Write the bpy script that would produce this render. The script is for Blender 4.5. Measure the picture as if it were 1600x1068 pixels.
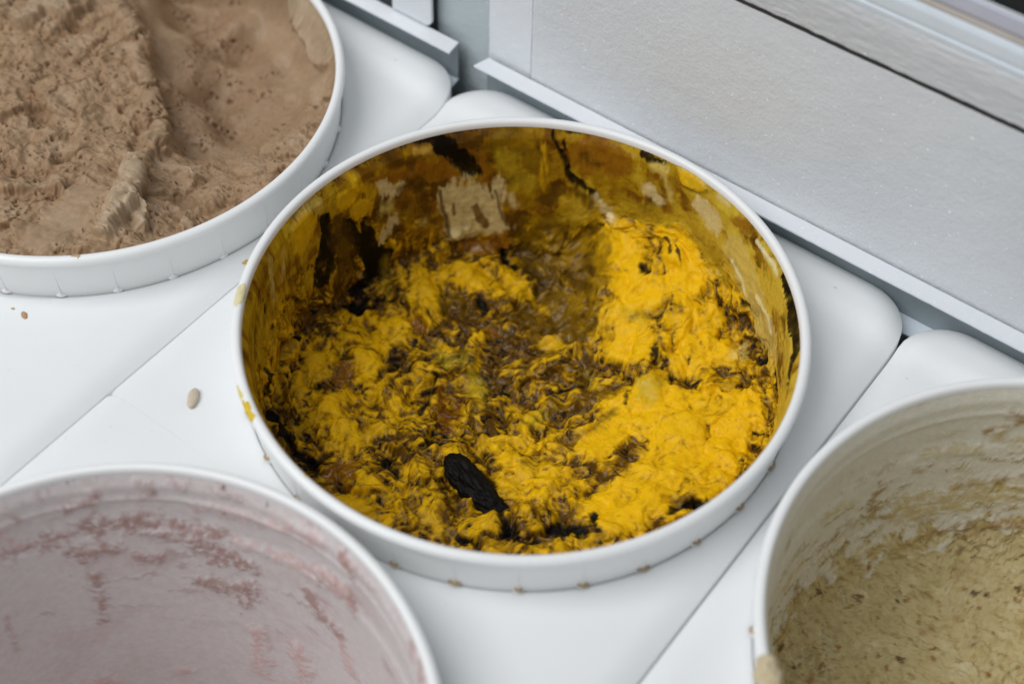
import bpy, bmesh, math
import numpy as np
from mathutils import Matrix, Vector

for o in list(bpy.data.objects):
    bpy.data.objects.remove(o)
scene = bpy.context.scene
C = scene.collection

# ---------------------------------------------------------------- camera
cam_data = bpy.data.cameras.new('camera')
cam = bpy.data.objects.new('camera', cam_data); C.objects.link(cam)
right = Vector((0.7973, 0.6033, 0.0174)); up = Vector((-0.4764, 0.6114, 0.6319)); fwd = Vector((-0.3705, 0.5121, -0.7749))
cam.matrix_world = Matrix(((right.x, up.x, -fwd.x, 0.2308), (right.y, up.y, -fwd.y, -0.3250), (right.z, up.z, -fwd.z, 0.4937), (0, 0, 0, 1)))
cam_data.sensor_width = 36.0; cam_data.lens = 53.81
cam_data.clip_start = 0.01; cam_data.clip_end = 100.0
cam_data.dof.use_dof = True; cam_data.dof.focus_distance = 0.655; cam_data.dof.aperture_fstop = 5.0
scene.camera = cam

# ---------------------------------------------------------------- daylight: soft sky all round, the brighter side of it from the left
world = bpy.data.worlds.new('World'); scene.world = world; world.use_nodes = True
bg = world.node_tree.nodes['Background']
bg.inputs['Color'].default_value = (0.90, 0.96, 1.0, 1); bg.inputs['Strength'].default_value = 0.31
lamp = bpy.data.lights.new('window_light', 'AREA'); lamp.shape = 'RECTANGLE'; lamp.size = 1.3; lamp.size_y = 1.3
lamp.energy = 18.5; lamp.color = (0.985, 0.99, 1.0)
lamp_o = bpy.data.objects.new('window_light', lamp); C.objects.link(lamp_o)
lamp_o.location = (-0.55, -0.78, 1.40)
lamp_o.rotation_euler = (Vector((0, 0, 0)) - Vector(lamp_o.location)).to_track_quat('-Z', 'Y').to_euler()
scene.view_settings.view_transform = 'Standard'; scene.view_settings.look = 'None'
scene.view_settings.exposure = 0.26; scene.view_settings.gamma = 1.0
scene.render.engine = 'CYCLES'

# ---------------------------------------------------------------- helpers
def tag(o, label=None, cat=None, group=None, kind=None):
    for k, v in (('label', label), ('category', cat), ('group', group), ('kind', kind)):
        if v: o[k] = v
    return o

def new_obj(name, mesh, mat, parent=None):
    o = bpy.data.objects.new(name, mesh); C.objects.link(o)
    if mat and not mesh.materials: mesh.materials.append(mat)
    if parent: o.parent = parent
    return o

def empty(name, loc=(0, 0, 0)):
    o = bpy.data.objects.new(name, None); C.objects.link(o); o.location = loc; o.empty_display_size = 0.02
    return o

def mesh_np(name, verts, quads, smooth=True, col=None):
    """quads: (n,4) int array; col: (nverts,4) point colours"""
    m = bpy.data.meshes.new(name); verts = np.asarray(verts, np.float32); quads = np.asarray(quads, np.int32)
    m.vertices.add(len(verts)); m.vertices.foreach_set('co', verts.ravel())
    k = quads.shape[1]
    m.loops.add(quads.size); m.loops.foreach_set('vertex_index', quads.ravel())
    m.polygons.add(len(quads)); m.polygons.foreach_set('loop_start', np.arange(0, quads.size, k, dtype=np.int32))
    m.polygons.foreach_set('loop_total', np.full(len(quads), k, np.int32))
    m.polygons.foreach_set('use_smooth', np.full(len(quads), smooth, bool))
    m.update(calc_edges=True); m.validate()
    if col is not None:
        a = m.color_attributes.new('Col', 'FLOAT_COLOR', 'POINT'); a.data.foreach_set('color', np.asarray(col, np.float32).ravel())
    return m

def grid_quads(n, m, wrap_n=False, flip=False):
    i = np.arange(n if wrap_n else n - 1); j = np.arange(m - 1)
    I, J = np.meshgrid(i, j, indexing='ij'); I2 = (I + 1) % n
    q = np.stack([I * m + J, I2 * m + J, I2 * m + J + 1, I * m + J + 1], -1).reshape(-1, 4)
    return q[:, ::-1] if flip else q

def box(bm, x0, x1, y0, y1, z0, z1):
    vs = [bm.verts.new((x, y, z)) for x in (x0, x1) for y in (y0, y1) for z in (z0, z1)]
    for f in ((0, 1, 3, 2), (4, 6, 7, 5), (0, 4, 5, 1), (2, 3, 7, 6), (0, 2, 6, 4), (1, 5, 7, 3)):
        bm.faces.new([vs[i] for i in f])

def bm_mesh(name, bm, bevel=0, seg=2, smooth=False):
    if bevel:
        bmesh.ops.bevel(bm, geom=list(bm.edges), offset=bevel, segments=seg, affect='EDGES', profile=0.5)
    bmesh.ops.recalc_face_normals(bm, faces=list(bm.faces))
    m = bpy.data.meshes.new(name); bm.to_mesh(m); bm.free()
    for p in m.polygons: p.use_smooth = smooth
    return m

def smooth01(e0, e1, x):
    t = np.clip((x - e0) / (e1 - e0), 0, 1)
    return t * t * (3 - 2 * t)

# ---------------------------------------------------------------- noise
def _hash(ix, iy, seed):
    h = (ix.astype(np.uint32) * np.uint32(374761393) + iy.astype(np.uint32) * np.uint32(668265263) + np.uint32((seed * 974634777 + 12345) & 0xffffffff))
    h = (h ^ (h >> np.uint32(13))) * np.uint32(1274126177)
    return h ^ (h >> np.uint32(16))

def pnoise(x, y, seed=0):
    """gradient noise, about -1..1"""
    fx = np.floor(x); fy = np.floor(y); ix = fx.astype(np.int64); iy = fy.astype(np.int64); dx = x - fx; dy = y - fy
    def g(ox, oy):
        a = _hash((ix + ox) & 0xffffff, (iy + oy) & 0xffffff, seed).astype(np.float64) * (2 * np.pi / 4294967296.0)
        return np.cos(a) * (dx - ox) + np.sin(a) * (dy - oy)
    u = dx * dx * dx * (dx * (dx * 6 - 15) + 10); v = dy * dy * dy * (dy * (dy * 6 - 15) + 10)
    a, b, c, d = g(0, 0), g(1, 0), g(0, 1), g(1, 1)
    return ((a + (b - a) * u) * (1 - v) + (c + (d - c) * u) * v) * 1.5

def fbm(x, y, seed=0, oct=4, gain=0.5, ridged=False):
    s = 0; amp = 1.0; tot = 0
    for o in range(oct):
        n = pnoise(x * 2.03 ** o + 17.3 * o, y * 2.03 ** o - 9.1 * o, seed + o)
        if ridged: n = 1 - 2 * np.abs(n)
        s = s + amp * n; tot += amp; amp *= gain
    return s / tot

def cells(x, y, seed=0, tilt=1.0):
    """cellular noise: nearest distance, edge distance, tilted-plane height, cell random"""
    fx = np.floor(x); fy = np.floor(y); ix = fx.astype(np.int64); iy = fy.astype(np.int64)
    f1 = np.full(x.shape, 9.0); f2 = np.full(x.shape, 9.0); pl = np.zeros(x.shape); rn = np.zeros(x.shape)
    for ox in (-1, 0, 1):
        for oy in (-1, 0, 1):
            h1 = _hash((ix + ox) & 0xffffff, (iy + oy) & 0xffffff, seed) / 4294967296.0
            h2 = _hash((ix + ox) & 0xffffff, (iy + oy) & 0xffffff, seed + 71) / 4294967296.0
            h3 = _hash((ix + ox) & 0xffffff, (iy + oy) & 0xffffff, seed + 133) / 4294967296.0
            ddx = x - (fx + ox + h1); ddy = y - (fy + oy + h2); d = np.hypot(ddx, ddy)
            near = d < f1
            f2 = np.where(near, f1, np.minimum(f2, d)); f1 = np.where(near, d, f1)
            ang = h3 * 2 * np.pi
            pl = np.where(near, (np.cos(ang) * ddx + np.sin(ang) * ddy) * tilt + (h1 - 0.5) * 0.8, pl); rn = np.where(near, h2, rn)
    return f1, f2 - f1, pl, rn

def stroke_dist(px, py, pts):
    """signed distance (mm) to a stroke of varying half width"""
    best = np.full(px.shape, 1e3)
    if len(pts) == 1: pts = pts * 2
    for (x0, y0, r0), (x1, y1, r1) in zip(pts[:-1], pts[1:]):
        dx, dy = x1 - x0, y1 - y0; L = dx * dx + dy * dy + 1e-9
        t = np.clip(((px - x0) * dx + (py - y0) * dy) / L, 0, 1)
        best = np.minimum(best, np.hypot(px - x0 - t * dx, py - y0 - t * dy) - (r0 + (r1 - r0) * t))
    return best

def poly_dist(px, py, pts):
    inside = np.zeros(px.shape, bool); best = np.full(px.shape, 1e3)
    for (x0, y0), (x1, y1) in zip(pts, pts[1:] + pts[:1]):
        dx, dy = x1 - x0, y1 - y0; L = dx * dx + dy * dy + 1e-9
        t = np.clip(((px - x0) * dx + (py - y0) * dy) / L, 0, 1)
        best = np.minimum(best, np.hypot(px - x0 - t * dx, py - y0 - t * dy))
        c = (y0 > py) != (y1 > py)
        inside ^= c & (px < dx * (py - y0) / (dy if abs(dy) > 1e-9 else 1e-9) + x0)
    return np.where(inside, -best, best)
# ---------------------------------------------------------------- surfaces of the ice cream
S = 180.0            # chart millimetres per unit disc radius
PX, PY = 0.2424, 0.2364
ZTOP = 0.0226

def wall_r(z):
    """inner radius of a tub at height z (metres), with its stacking rings"""
    z = np.asarray(z, float)
    r = 0.1121 + 0.000 * z
    r = np.where(z < 0.018, 0.1121 - (0.018 - z) * 0.020, r)
    for zc, d in ((0.0085, 0.0005), (0.0060, 0.0004)):
        r = r - d * np.exp(-((z - zc) / 0.0011) ** 2)
    r = r - 0.0010 / (1 + np.exp((z + 0.0125) / 0.0006))
    return r

def softplus(t, k):
    return k * np.logaddexp(0, t / k)

def disc_grid(n):
    """square grid folded onto the unit disc (concentric map)"""
    a = np.linspace(-1, 1, n)
    A, B = np.meshgrid(a, a, indexing='ij')
    big = np.abs(A) >= np.abs(B)
    r = np.where(big, A, B)
    with np.errstate(divide='ignore', invalid='ignore'):
        ph = np.where(big, (np.pi / 4) * np.where(A == 0, 0, B / np.where(A == 0, 1, A)),
                      np.pi / 2 - (np.pi / 4) * np.where(B == 0, 0, A / np.where(B == 0, 1, B)))
    return r * np.cos(ph), r * np.sin(ph)

def anchors_field(anchors, soft):
    an = np.array(anchors, float)
    def fn(x, y):
        w = np.zeros_like(x); s = np.zeros_like(x)
        for ax, ay, az in an:
            d2 = (x - ax) ** 2 + (y - ay) ** 2
            g = 1.0 / (d2 + soft * soft) ** 1.6
            w += g; s += g * az
        return s / w / 1000.0
    return fn

def lining(u, v, floor, rhof, k=0.05):
    """ice cream surface in a tub: disc chart (u, v) -> floor, then up the wall to the rim"""
    rho = np.hypot(u, v) + 1e-9
    cx, cy = u / rho, v / rho
    t = rho / rhof
    rf = t - softplus(t - 1, k)
    rf = rf / (1 / rhof - softplus(1 / rhof - 1, k))
    zf = floor(rf * 0.1095 * cx * 1000, rf * 0.1095 * cy * 1000)
    w = softplus(t - 1, k) / softplus(1 / rhof - 1, k)
    z = zf + (ZTOP - zf) * w
    film = np.where(z < 0.018, 0.1121 - (0.018 - z) * 0.020, 0.1121) + 0.0002 - 0.0021 * np.clip((0.0215 - z) / 0.006, 0, 1)
    r = rf * film
    return r * cx, r * cy, z, w
YELLOW_LEVEL = [(91.6,71.8,-33),(84.7,75.3,-33),(54.6,99.6,-30),(38.4,103.0,-27),(10.2,107.8,-20),(-8.7,105.3,-26),(-26.1,104.4,-28),(-10.6,85.2,-32),(3.5,73.2,-38),(27.3,93.3,-26),(58.5,83.3,-34),(4.8,51.7,-44),(38.6,62.5,-38),(-68.2,86.3,-63),(-52.8,97.2,-62),(-31.0,90.7,-60),(-25.2,64.5,-60),(-93.3,62.4,-57),(-71.5,59.8,-56),(-105.9,34.0,-57),(-107.8,8.0,-58),(-114.0,-15.4,-50),(-105.6,-37.6,-50),(-86.0,-58.9,-50),(-57.7,-73.4,-48),(-22.7,-80.0,-42),(-64.2,2.7,-58),(-32.8,1.0,-60),(-14.5,15.2,-60),(6.0,16.3,-54),(29.6,16.5,-44),(54.0,14.6,-40),(76.8,28.7,-36),(87.9,56.8,-34),(82.6,-5.1,-34),(46.2,-21.0,-44),(10.2,-35.7,-50),(15.2,-68.0,-40),(45.1,-55.7,-36),(72.6,-32.2,-34)]
YELLOW_MARKS = [
    ('K',[(-179.7,11.1,1.2),(-175.1,41.9,1.2),(-168.7,62.8,1.5),(-160.6,81.3,1.9),(-150.9,98.1,1.5),(-133.7,120.5,1.0)]),
    ('D',[(-133.7,120.5,1.0),(-106.1,145.4,0.8),(-74.0,164.1,0.8),(-47.0,173.8,0.9),(-28.0,177.8,1.1)]),
    ('C',[(-156.7,53.4,7.1),(-150.8,73.3,5.4),(-134.9,90.6,5.1),(-119.4,97.7,4.7)]),
    ('C',[(-118.1,114.6,3.4),(-111.3,109.0,3.6)]),
    ('D',[(-134.2,73.8,4.2),(-123.1,70.5,3.6),(-113.4,69.8,2.7)]),
    ('D',[(-162.4,61.9,2.9),(-150.9,76.6,3.1)]),
    ('K',[(-158.9,84.5,3.0),(-145.5,98.8,3.9),(-136.4,104.4,3.8)]),
    ('K',[(-135.9,100.0,4.7),(-125.5,104.9,5.4),(-114.3,107.4,3.3)]),
    ('K',[(-144.0,97.4,3.7),(-131.7,105.4,4.3)]),
    ('T',[(-154.3,81.1,2.6),(-149.0,90.6,1.7)]),
    ('T',[(-150.1,85.6,2.1),(-146.2,90.1,1.7)]),
    ('O',[(-115.7,127.7,9.2),(-99.8,134.0,12.5),(-83.2,134.2,8.9),(-79.0,121.0,7.7),(-92.7,115.5,5.6)]),
    ('G',[(-106.5,124.8,7.3),(-86.4,124.0,5.5)]),
    ('Y',[(-87.9,144.6,2.6),(-75.0,127.7,2.7)]),
    ('BP',[(-158.5,49.6),(-158.1,54.2),(-152.3,59.5),(-147.7,67.7),(-143.2,67.5),(-144.5,60.9),(-151.2,47.2)]),
    ('D',[(-143.9,62.3,1.8),(-141.4,67.9,2.6),(-138.5,73.6,2.9)]),
    ('L',[(-144.0,47.5,3.1),(-140.9,53.2,3.0)]),
    ('O',[(-134.0,55.4,4.9),(-128.2,60.9,3.8)]),
    ('BP',[(-128.2,83.9),(-115.3,101.0),(-106.8,106.2),(-107.3,110.1),(-100.0,115.4),(-95.5,110.4),(-87.9,102.7),(-79.2,99.2),(-80.5,94.2),(-87.9,82.8),(-91.4,74.9),(-99.1,69.0),(-110.4,70.7),(-118.9,77.4)]),
    ('d',[(-125.1,83.0,1.1),(-115.5,77.9,1.3),(-106.6,73.6,1.2)]),
    ('O',[(-95.8,75.2,1.1),(-106.0,79.7,0.8),(-109.6,83.4,0.6)]),
    ('d',[(-100.3,108.3,1.0),(-91.2,102.6,1.2),(-84.3,99.7,0.9)]),
    ('O',[(-115.6,97.4,0.8),(-111.5,96.6,0.6)]),
    ('d',[(-104.7,107.6,1.4),(-98.5,104.2,1.0)]),
    ('d',[(-102.8,92.5,2.3),(-97.0,91.2,3.2),(-92.1,90.4,3.0)]),
    ('O',[(-101.2,92.7,1.2),(-93.0,90.1,1.5)]),
    ('d',[(-112.1,77.4,1.2),(-102.8,72.7,1.5)]),
    ('d',[(-113.3,83.7,1.0),(-109.5,81.0,1.2)]),
    ('C',[(-88.8,74.0,3.3),(-82.8,80.0,5.6),(-79.1,89.9,4.8)]),
    ('B',[(-91.7,112.3,1.9),(-86.5,109.9,1.9)]),
    ('B',[(-133.7,50.5,3.7),(-131.3,45.1,3.4),(-126.5,38.1,2.1),(-123.0,31.4,1.2)]),
    ('B',[(-122.7,30.6,1.2),(-118.0,23.1,2.5)]),
    ('L',[(-119.5,62.1,2.4),(-117.6,66.7,1.9)]),
    ('K',[(-162.4,4.2,4.0),(-153.1,5.5,6.9),(-146.5,-1.8,5.0),(-137.6,-6.7,3.9)]),
    ('D',[(-154.1,19.2,7.3),(-143.2,18.8,9.3),(-135.0,13.9,6.5)]),
    ('K',[(-144.9,32.7,4.1),(-134.5,32.3,5.6),(-116.9,32.2,7.5),(-117.2,38.4,4.9)]),
    ('K',[(-127.6,29.9,6.0),(-110.1,31.7,5.0)]),
    ('K',[(-110.9,11.1,2.5),(-103.0,7.9,2.5),(-101.8,13.9,3.2)]),
    ('K',[(-114.2,17.9,4.0),(-109.3,12.3,2.5)]),
    ('C',[(-110.4,15.9,2.8)]),
    ('Y',[(-164.9,20.0,5.3),(-166.4,30.8,4.9)]),
    ('Y',[(-154.5,29.6,6.2),(-152.3,39.4,4.6)]),
    ('Y',[(-173.3,30.0,3.5),(-156.1,43.4,4.1)]),
    ('L',[(-175.2,-20.4,1.5),(-175.3,-4.2,3.2),(-174.3,3.0,2.8)]),
    ('Y',[(-164.7,-21.2,9.7),(-168.4,-10.3,6.8)]),
    ('L',[(-164.0,-57.7,2.4),(-153.2,-57.2,3.7),(-142.7,-54.4,2.9)]),
    ('L',[(-162.3,-39.9,2.0),(-150.0,-44.1,2.8)]),
    ('K',[(-141.9,-67.9,2.4)]),
    ('D',[(-138.8,-84.4,3.2),(-127.0,-92.8,3.2)]),
    ('K',[(-110.8,-73.8,2.4),(-101.3,-69.5,4.8),(-90.8,-70.8,4.0),(-84.3,-72.2,2.2)]),
    ('K',[(-79.1,-73.4,3.6),(-73.2,-72.1,3.4),(-67.7,-74.5,2.2)]),
    ('K',[(-63.3,-73.6,2.0),(-57.1,-75.9,2.7),(-52.4,-76.8,2.4)]),
    ('D',[(-100.9,-96.9,3.2),(-82.2,-77.6,4.8),(-68.4,-78.7,4.8)]),
    ('K',[(-116.2,-32.9,3.2),(-108.2,-34.4,2.3)]),
    ('D',[(-97.1,146.0,0.8),(-91.0,142.6,1.1),(-84.5,139.4,1.0),(-79.6,134.5,1.2),(-75.1,129.4,1.6)]),
    ('K',[(-87.6,153.1,1.2),(-83.6,152.4,1.8),(-78.4,149.9,2.1),(-72.4,146.6,2.1),(-67.1,141.7,1.7),(-58.9,140.3,2.1),(-47.8,135.8,2.2),(-39.7,129.8,1.9)]),
    ('K',[(-78.9,155.4,1.6),(-74.0,151.5,1.3),(-68.0,145.3,1.2)]),
    ('D',[(-73.4,123.8,5.5),(-67.9,131.6,5.5)]),
    ('D',[(-57.7,135.8,3.3),(-43.1,128.1,2.8)]),
    ('C',[(-67.4,155.2,7.7),(-50.8,161.9,8.8),(-33.5,163.2,8.6)]),
    ('C',[(-57.9,150.2,5.8),(-37.9,153.2,7.0)]),
    ('D',[(-61.0,154.5,3.5),(-49.1,152.2,3.5)]),
    ('K',[(-83.4,157.2,0.8),(-63.1,168.6,0.8),(-47.0,173.8,1.1),(-31.6,176.7,1.4)]),
    ('K',[(-24.0,174.2,2.3),(-18.8,173.8,3.2),(-13.1,174.9,1.8),(-6.3,175.8,0.7)]),
    ('L',[(-13.9,169.6,3.1),(-5.5,170.1,4.0),(0.2,158.9,2.6),(3.0,148.0,2.1)]),
    ('B',[(-13.1,150.1,5.1),(-4.7,145.4,3.7)]),
    ('D',[(-5.1,156.7,0.8),(-1.0,145.5,0.8)]),
    ('B',[(-43.2,132.5,2.3),(-35.3,123.5,2.9),(-27.5,116.6,2.3)]),
    ('O',[(-46.4,145.5,5.5),(-31.1,139.5,6.7)]),
    ('G',[(-21.9,130.3,8.7),(-0.2,131.6,7.7)]),
    ('Y',[(6.3,176.3,3.9),(15.1,172.6,6.4),(26.4,170.8,4.1)]),
    ('D',[(8.3,164.9,1.1),(21.6,165.2,1.4),(35.2,172.9,1.0)]),
    ('B',[(27.2,157.1,8.7),(35.5,152.2,9.9)]),
    ('G',[(53.1,165.5,6.9),(42.3,175.0,4.7)]),
    ('L',[(58.9,139.2,13.0),(69.2,125.1,14.2),(81.5,107.2,13.4),(96.2,95.7,9.6)]),
    ('G',[(34.2,124.9,8.1),(41.4,114.5,5.6)]),
    ('C',[(59.2,161.2,3.8),(69.0,160.1,4.1)]),
    ('B',[(41.1,171.5,2.0),(50.1,168.1,2.0)]),
    ('D',[(74.0,164.1,1.3),(90.9,155.4,1.4)]),
    ('W',[(81.0,153.2,1.3),(100.7,141.7,2.0),(107.8,136.3,1.5)]),
    ('W',[(53.8,130.7,2.2),(61.4,122.7,2.4),(63.7,114.5,1.7)]),
    ('W',[(78.9,119.2,2.2),(91.6,111.0,2.4),(95.1,102.5,2.0)]),
    ('K',[(111.3,141.5,1.5),(119.4,132.0,4.4),(130.7,119.2,5.3),(138.1,103.9,8.0),(147.9,86.3,7.2),(143.4,73.1,5.6)]),
    ('D',[(118.7,110.2,3.2),(118.2,102.2,2.4)]),
    ('K',[(97.7,81.1,3.2),(103.1,74.1,3.2)]),
    ('k',[(1.8,107.9,0.7),(6.3,102.0,0.5)]),
    ('k',[(4.2,114.0,1.5),(10.3,106.9,0.9)]),
    ('k',[(11.5,111.4,1.0),(15.1,107.4,0.9),(17.1,102.9,0.5)]),
    ('K',[(0.2,96.6,1.9),(3.8,95.5,1.6)]),
    ('E',[(-64.2,109.5,10.0),(-43.8,98.6,17.9),(-31.1,85.4,19.6),(-15.8,70.6,12.8),(-9.1,57.2,11.2)]),
    ('E',[(-38.5,61.2,8.8),(-16.1,52.4,13.7)]),
    ('K',[(-65.4,81.9,2.0),(-59.1,85.3,2.0),(-51.0,85.0,2.5),(-44.4,80.5,2.2),(-43.7,73.2,1.6)]),
    ('K',[(-48.4,75.1,2.7)]),
    ('E',[(-70.9,40.4,7.0),(-60.7,37.5,5.3)]),
    ('K',[(-55.5,46.4,2.0)]),
    ('G',[(-53.2,11.0,3.9),(-46.1,17.2,4.1)]),
    ('G',[(-37.2,14.4,4.1),(-26.9,8.2,3.6)]),
    ('R',[(-44.5,-1.0,2.3),(-34.9,-11.7,4.1),(-26.9,-16.7,3.4)]),
    ('R',[(-29.7,-7.4,3.5),(-36.8,-0.6,1.8)]),
    ('K',[(-23.0,-21.8,3.4),(-19.2,-17.5,2.6)]),
    ('K',[(-20.8,-30.4,2.4)]),
    ('C',[(-84.0,-21.8,4.3),(-80.2,-28.8,4.4)]),
    ('C',[(-46.9,-73.0,5.1),(-43.5,-68.5,6.6),(-36.1,-72.6,3.0)]),
    ('K',[(-33.9,-53.8,2.2),(-24.5,-54.8,2.5)]),
    ('K',[(-29.6,-52.2,1.5)]),
    ('K',[(-41.3,-34.5,2.0)]),
    ('K',[(33.5,-52.8,4.9),(38.9,-55.4,2.9)]),
    ('K',[(19.1,-43.7,4.0)]),
    ('K',[(22.9,-69.2,2.4)]),
    ('D',[(81.1,-2.2,2.9),(88.8,0.2,4.1),(94.0,2.6,2.8)]),
    ('K',[(90.4,0.2,2.2),(93.9,4.2,1.6)]),
    ('K',[(50.4,-41.3,4.4),(59.7,-37.1,4.3)]),
    ('D',[(49.5,-50.6,3.7),(50.9,-28.8,4.3)]),
    ('L',[(64.7,82.4,5.0)]),
    ('k',[(47.8,-50.1,2.5)]),
    ('K',[(-41.8,-19.4,1.5),(-46.6,-2.2,1.4)]),
    ('K',[(-74.7,-5.9,1.1),(-68.9,6.7,1.1)]),
    ('E',[(10.2,37.5,4.2),(8.6,45.3,4.0)]),
    ('G',[(11.0,39.4,1.9),(17.8,35.7,1.7)]),
    ('G',[(42.1,39.8,4.5),(43.4,47.9,3.8)]),
    ('D',[(52.4,12.2,4.5),(54.2,4.2,3.9)]),
    ('K',[(-164.0,5.1,3.7),(-148.5,5.5,7.1),(-136.1,6.3,5.4),(-134.1,-4.2,4.1)]),
    ('K',[(-150.0,22.8,4.7),(-136.5,27.9,5.8),(-120.8,31.8,6.6),(-113.8,25.5,5.3),(-113.4,16.7,4.1)]),
    ('D',[(-154.1,14.3,7.8),(-133.1,16.7,8.0),(-121.5,8.7,6.3)]),
    ('K',[(-109.8,6.7,3.0),(-102.4,8.7,2.3),(-106.1,16.7,3.0)]),
    ('K',[(-100.6,20.7,1.5),(-96.3,27.7,1.4)]),
    ('K',[(-77.5,-2.6,1.0),(-83.4,-7.1,1.0)]),
    ('K',[(-101.2,-34.4,2.0),(-88.3,-43.9,1.6),(-84.3,-36.8,1.5)]),
    ('K',[(-111.8,-31.4,2.1),(-120.3,-31.4,2.0)]),
    ('K',[(-104.1,-67.2,3.4),(-90.8,-70.8,3.8),(-78.6,-71.7,3.0)]),
    ('K',[(-66.0,-74.0,2.0),(-58.0,-74.0,2.4),(-51.4,-71.9,1.9)]),
    ('K',[(-55.8,3.0,1.0),(-51.8,12.6,1.3),(-48.5,18.0,1.0)]),
    ('K',[(-74.7,86.2,2.5),(-67.7,81.4,2.5),(-55.5,83.4,2.4),(-44.7,79.2,2.2)]),
    ('K',[(-41.8,79.6,1.8),(-43.7,72.6,1.4)]),
    ('K',[(-61.9,51.6,2.3),(-55.2,48.4,1.7)]),
    ('K',[(-64.0,3.4,1.1),(-62.5,-2.2,1.1)]),
    ('K',[(-32.0,-49.6,2.1),(-33.0,-56.2,1.3)]),
    ('K',[(-23.0,-39.4,1.4),(-24.3,-32.3,1.4)]),
    ('K',[(3.8,-27.8,1.0),(32.8,-52.7,2.1),(37.0,-52.4,2.5)]),
    ('K',[(19.8,-67.5,1.7),(26.7,-66.7,1.8)]),
    ('K',[(46.2,-42.2,1.5),(48.8,-35.7,2.1),(57.9,-35.2,2.1)]),
    ('K',[(58.6,-26.1,2.0),(65.6,-33.0,1.5)]),
    ('K',[(-36.6,26.3,1.0),(-26.2,25.1,0.9),(-18.6,30.0,0.9)]),
    ('K',[(0.2,22.4,1.0),(3.0,28.9,0.9),(9.8,33.9,0.7)]),
    ('K',[(32.3,39.1,1.0),(35.7,32.3,1.0)]),
    ('K',[(34.9,58.1,1.5),(30.3,62.9,1.0)]),
    ('K',[(43.3,54.7,0.8),(49.6,58.2,1.0),(52.9,60.9,0.8)]),
    ('K',[(78.0,82.6,2.2),(84.8,86.0,2.4)]),
    ('K',[(67.1,109.6,1.9),(57.7,109.6,1.7)]),
    ('K',[(94.8,6.3,1.9),(93.0,1.0,1.9)]),
    ('K',[(85.4,-7.5,1.8),(88.3,-1.8,1.3)]),
    ('K',[(11.4,42.0,0.9),(11.7,34.9,0.7)]),
    ('D',[(6.5,16.5,4.1),(17.9,29.8,4.7),(30.0,40.3,2.9)]),
    ('D',[(-38.4,40.6,4.2),(-22.2,38.0,4.8),(-16.0,26.2,3.7)]),
    ('D',[(1.8,37.3,3.1),(9.8,46.6,2.5)]),
    ('D',[(26.9,2.2,2.0),(32.6,14.7,1.9),(33.5,27.8,1.9)]),
    ('D',[(-52.8,30.7,2.6),(-63.3,37.2,3.7)]),
    ('E',[(-75.6,105.8,5.2),(-56.9,88.7,7.5),(-32.3,70.4,6.4),(-13.8,59.4,7.9)]),
    ('E',[(-47.1,38.0,3.8),(-39.8,39.2,3.1)]),
    ('C',[(-78.4,21.0,3.1),(-72.6,20.6,2.6)]),
    ('C',[(-44.8,39.1,3.1)]),
    ('G',[(-60.4,16.2,3.5),(-49.7,12.6,3.0)]),
    ('G',[(-34.4,13.2,3.7),(-22.8,2.2,3.8)]),
    ('G',[(4.6,5.2,4.5),(4.2,13.0,3.1)]),
    ('G',[(-115.9,37.6,2.3),(-103.0,30.5,1.8)]),
    ('G',[(37.4,44.3,3.8),(44.6,50.9,2.7)]),
    ('G',[(6.7,73.1,2.5),(16.3,75.3,3.5)]),
    ('D',[(12.3,72.9,1.2),(14.7,77.7,1.3)]),
    ('Y',[(-96.9,46.4,5.0),(-77.6,34.0,3.8)]),
    ('Y',[(-81.6,59.9,4.5),(-69.2,61.2,3.9)]),
    ('Y',[(-55.4,70.8,4.1),(-47.3,67.8,3.5)]),
    ('Y',[(-91.4,-46.9,5.5),(-90.7,-31.6,4.2)]),
    ('Y',[(-97.2,-37.8,2.2),(-95.8,-21.1,2.1)]),
    ('Y',[(-4.6,-17.2,5.1),(3.7,-7.1,4.1)]),
    ('Y',[(17.4,-18.6,3.7),(19.4,-31.9,5.0)]),
    ('Y',[(-73.9,-52.9,3.0),(-77.1,-62.3,2.6)]),
    ('Y',[(-48.7,-47.0,3.6),(-46.3,-40.6,2.7)]),
    ('Y',[(-31.1,-82.1,3.8),(-17.5,-83.4,3.6)]),
    ('Y',[(0.2,-67.2,2.9),(12.7,-70.2,2.2)]),
    ('Y',[(26.1,-56.3,2.6),(17.0,-57.0,2.1)]),
    ('Y',[(65.1,-39.1,1.8),(72.0,-28.6,2.4)]),
    ('Y',[(-15.7,46.6,4.6),(-5.0,46.9,2.6)]),
]
MOCHA_LEVEL = [(57.0,-84.0,17),(83.0,-57.6,17),(24.9,-78.2,13),(-19.4,-41.0,9),(-53.4,-11.4,9),(-12.8,-8.1,9),(-55.1,15.6,14),(-28.5,27.5,12),(24.9,-31.4,8),(50.0,-57.3,12),(-33.4,49.7,15),(-16.7,39.8,14),(6.5,24.1,13),(20.6,15.3,11),(36.7,1.7,12),(39.9,-11.8,10),(57.0,-29.5,14),(-23.1,62.6,-8),(4.0,44.1,-10),(27.5,27.8,-6),(40.7,4.9,-2),(60.3,-19.3,4),(72.2,-50.9,17),(-24.7,86.0,-24),(-49.5,106.4,-24),(4.6,88.0,-27),(22.1,51.4,-26),(47.2,39.7,-20),(44.7,13.0,-14),(71.7,-15.5,0),(90.6,-16.9,9),(85.9,-38.9,12),(81.6,71.9,13),(97.5,38.7,14),(101.4,9.2,15),(40.3,84.6,-14),(21.6,110.7,-8),(61.3,48.6,-10),(45.5,99.9,3),(-80,0,10),(-60,70,5),(-60,-60,12),(0,95,-5)]
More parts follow.
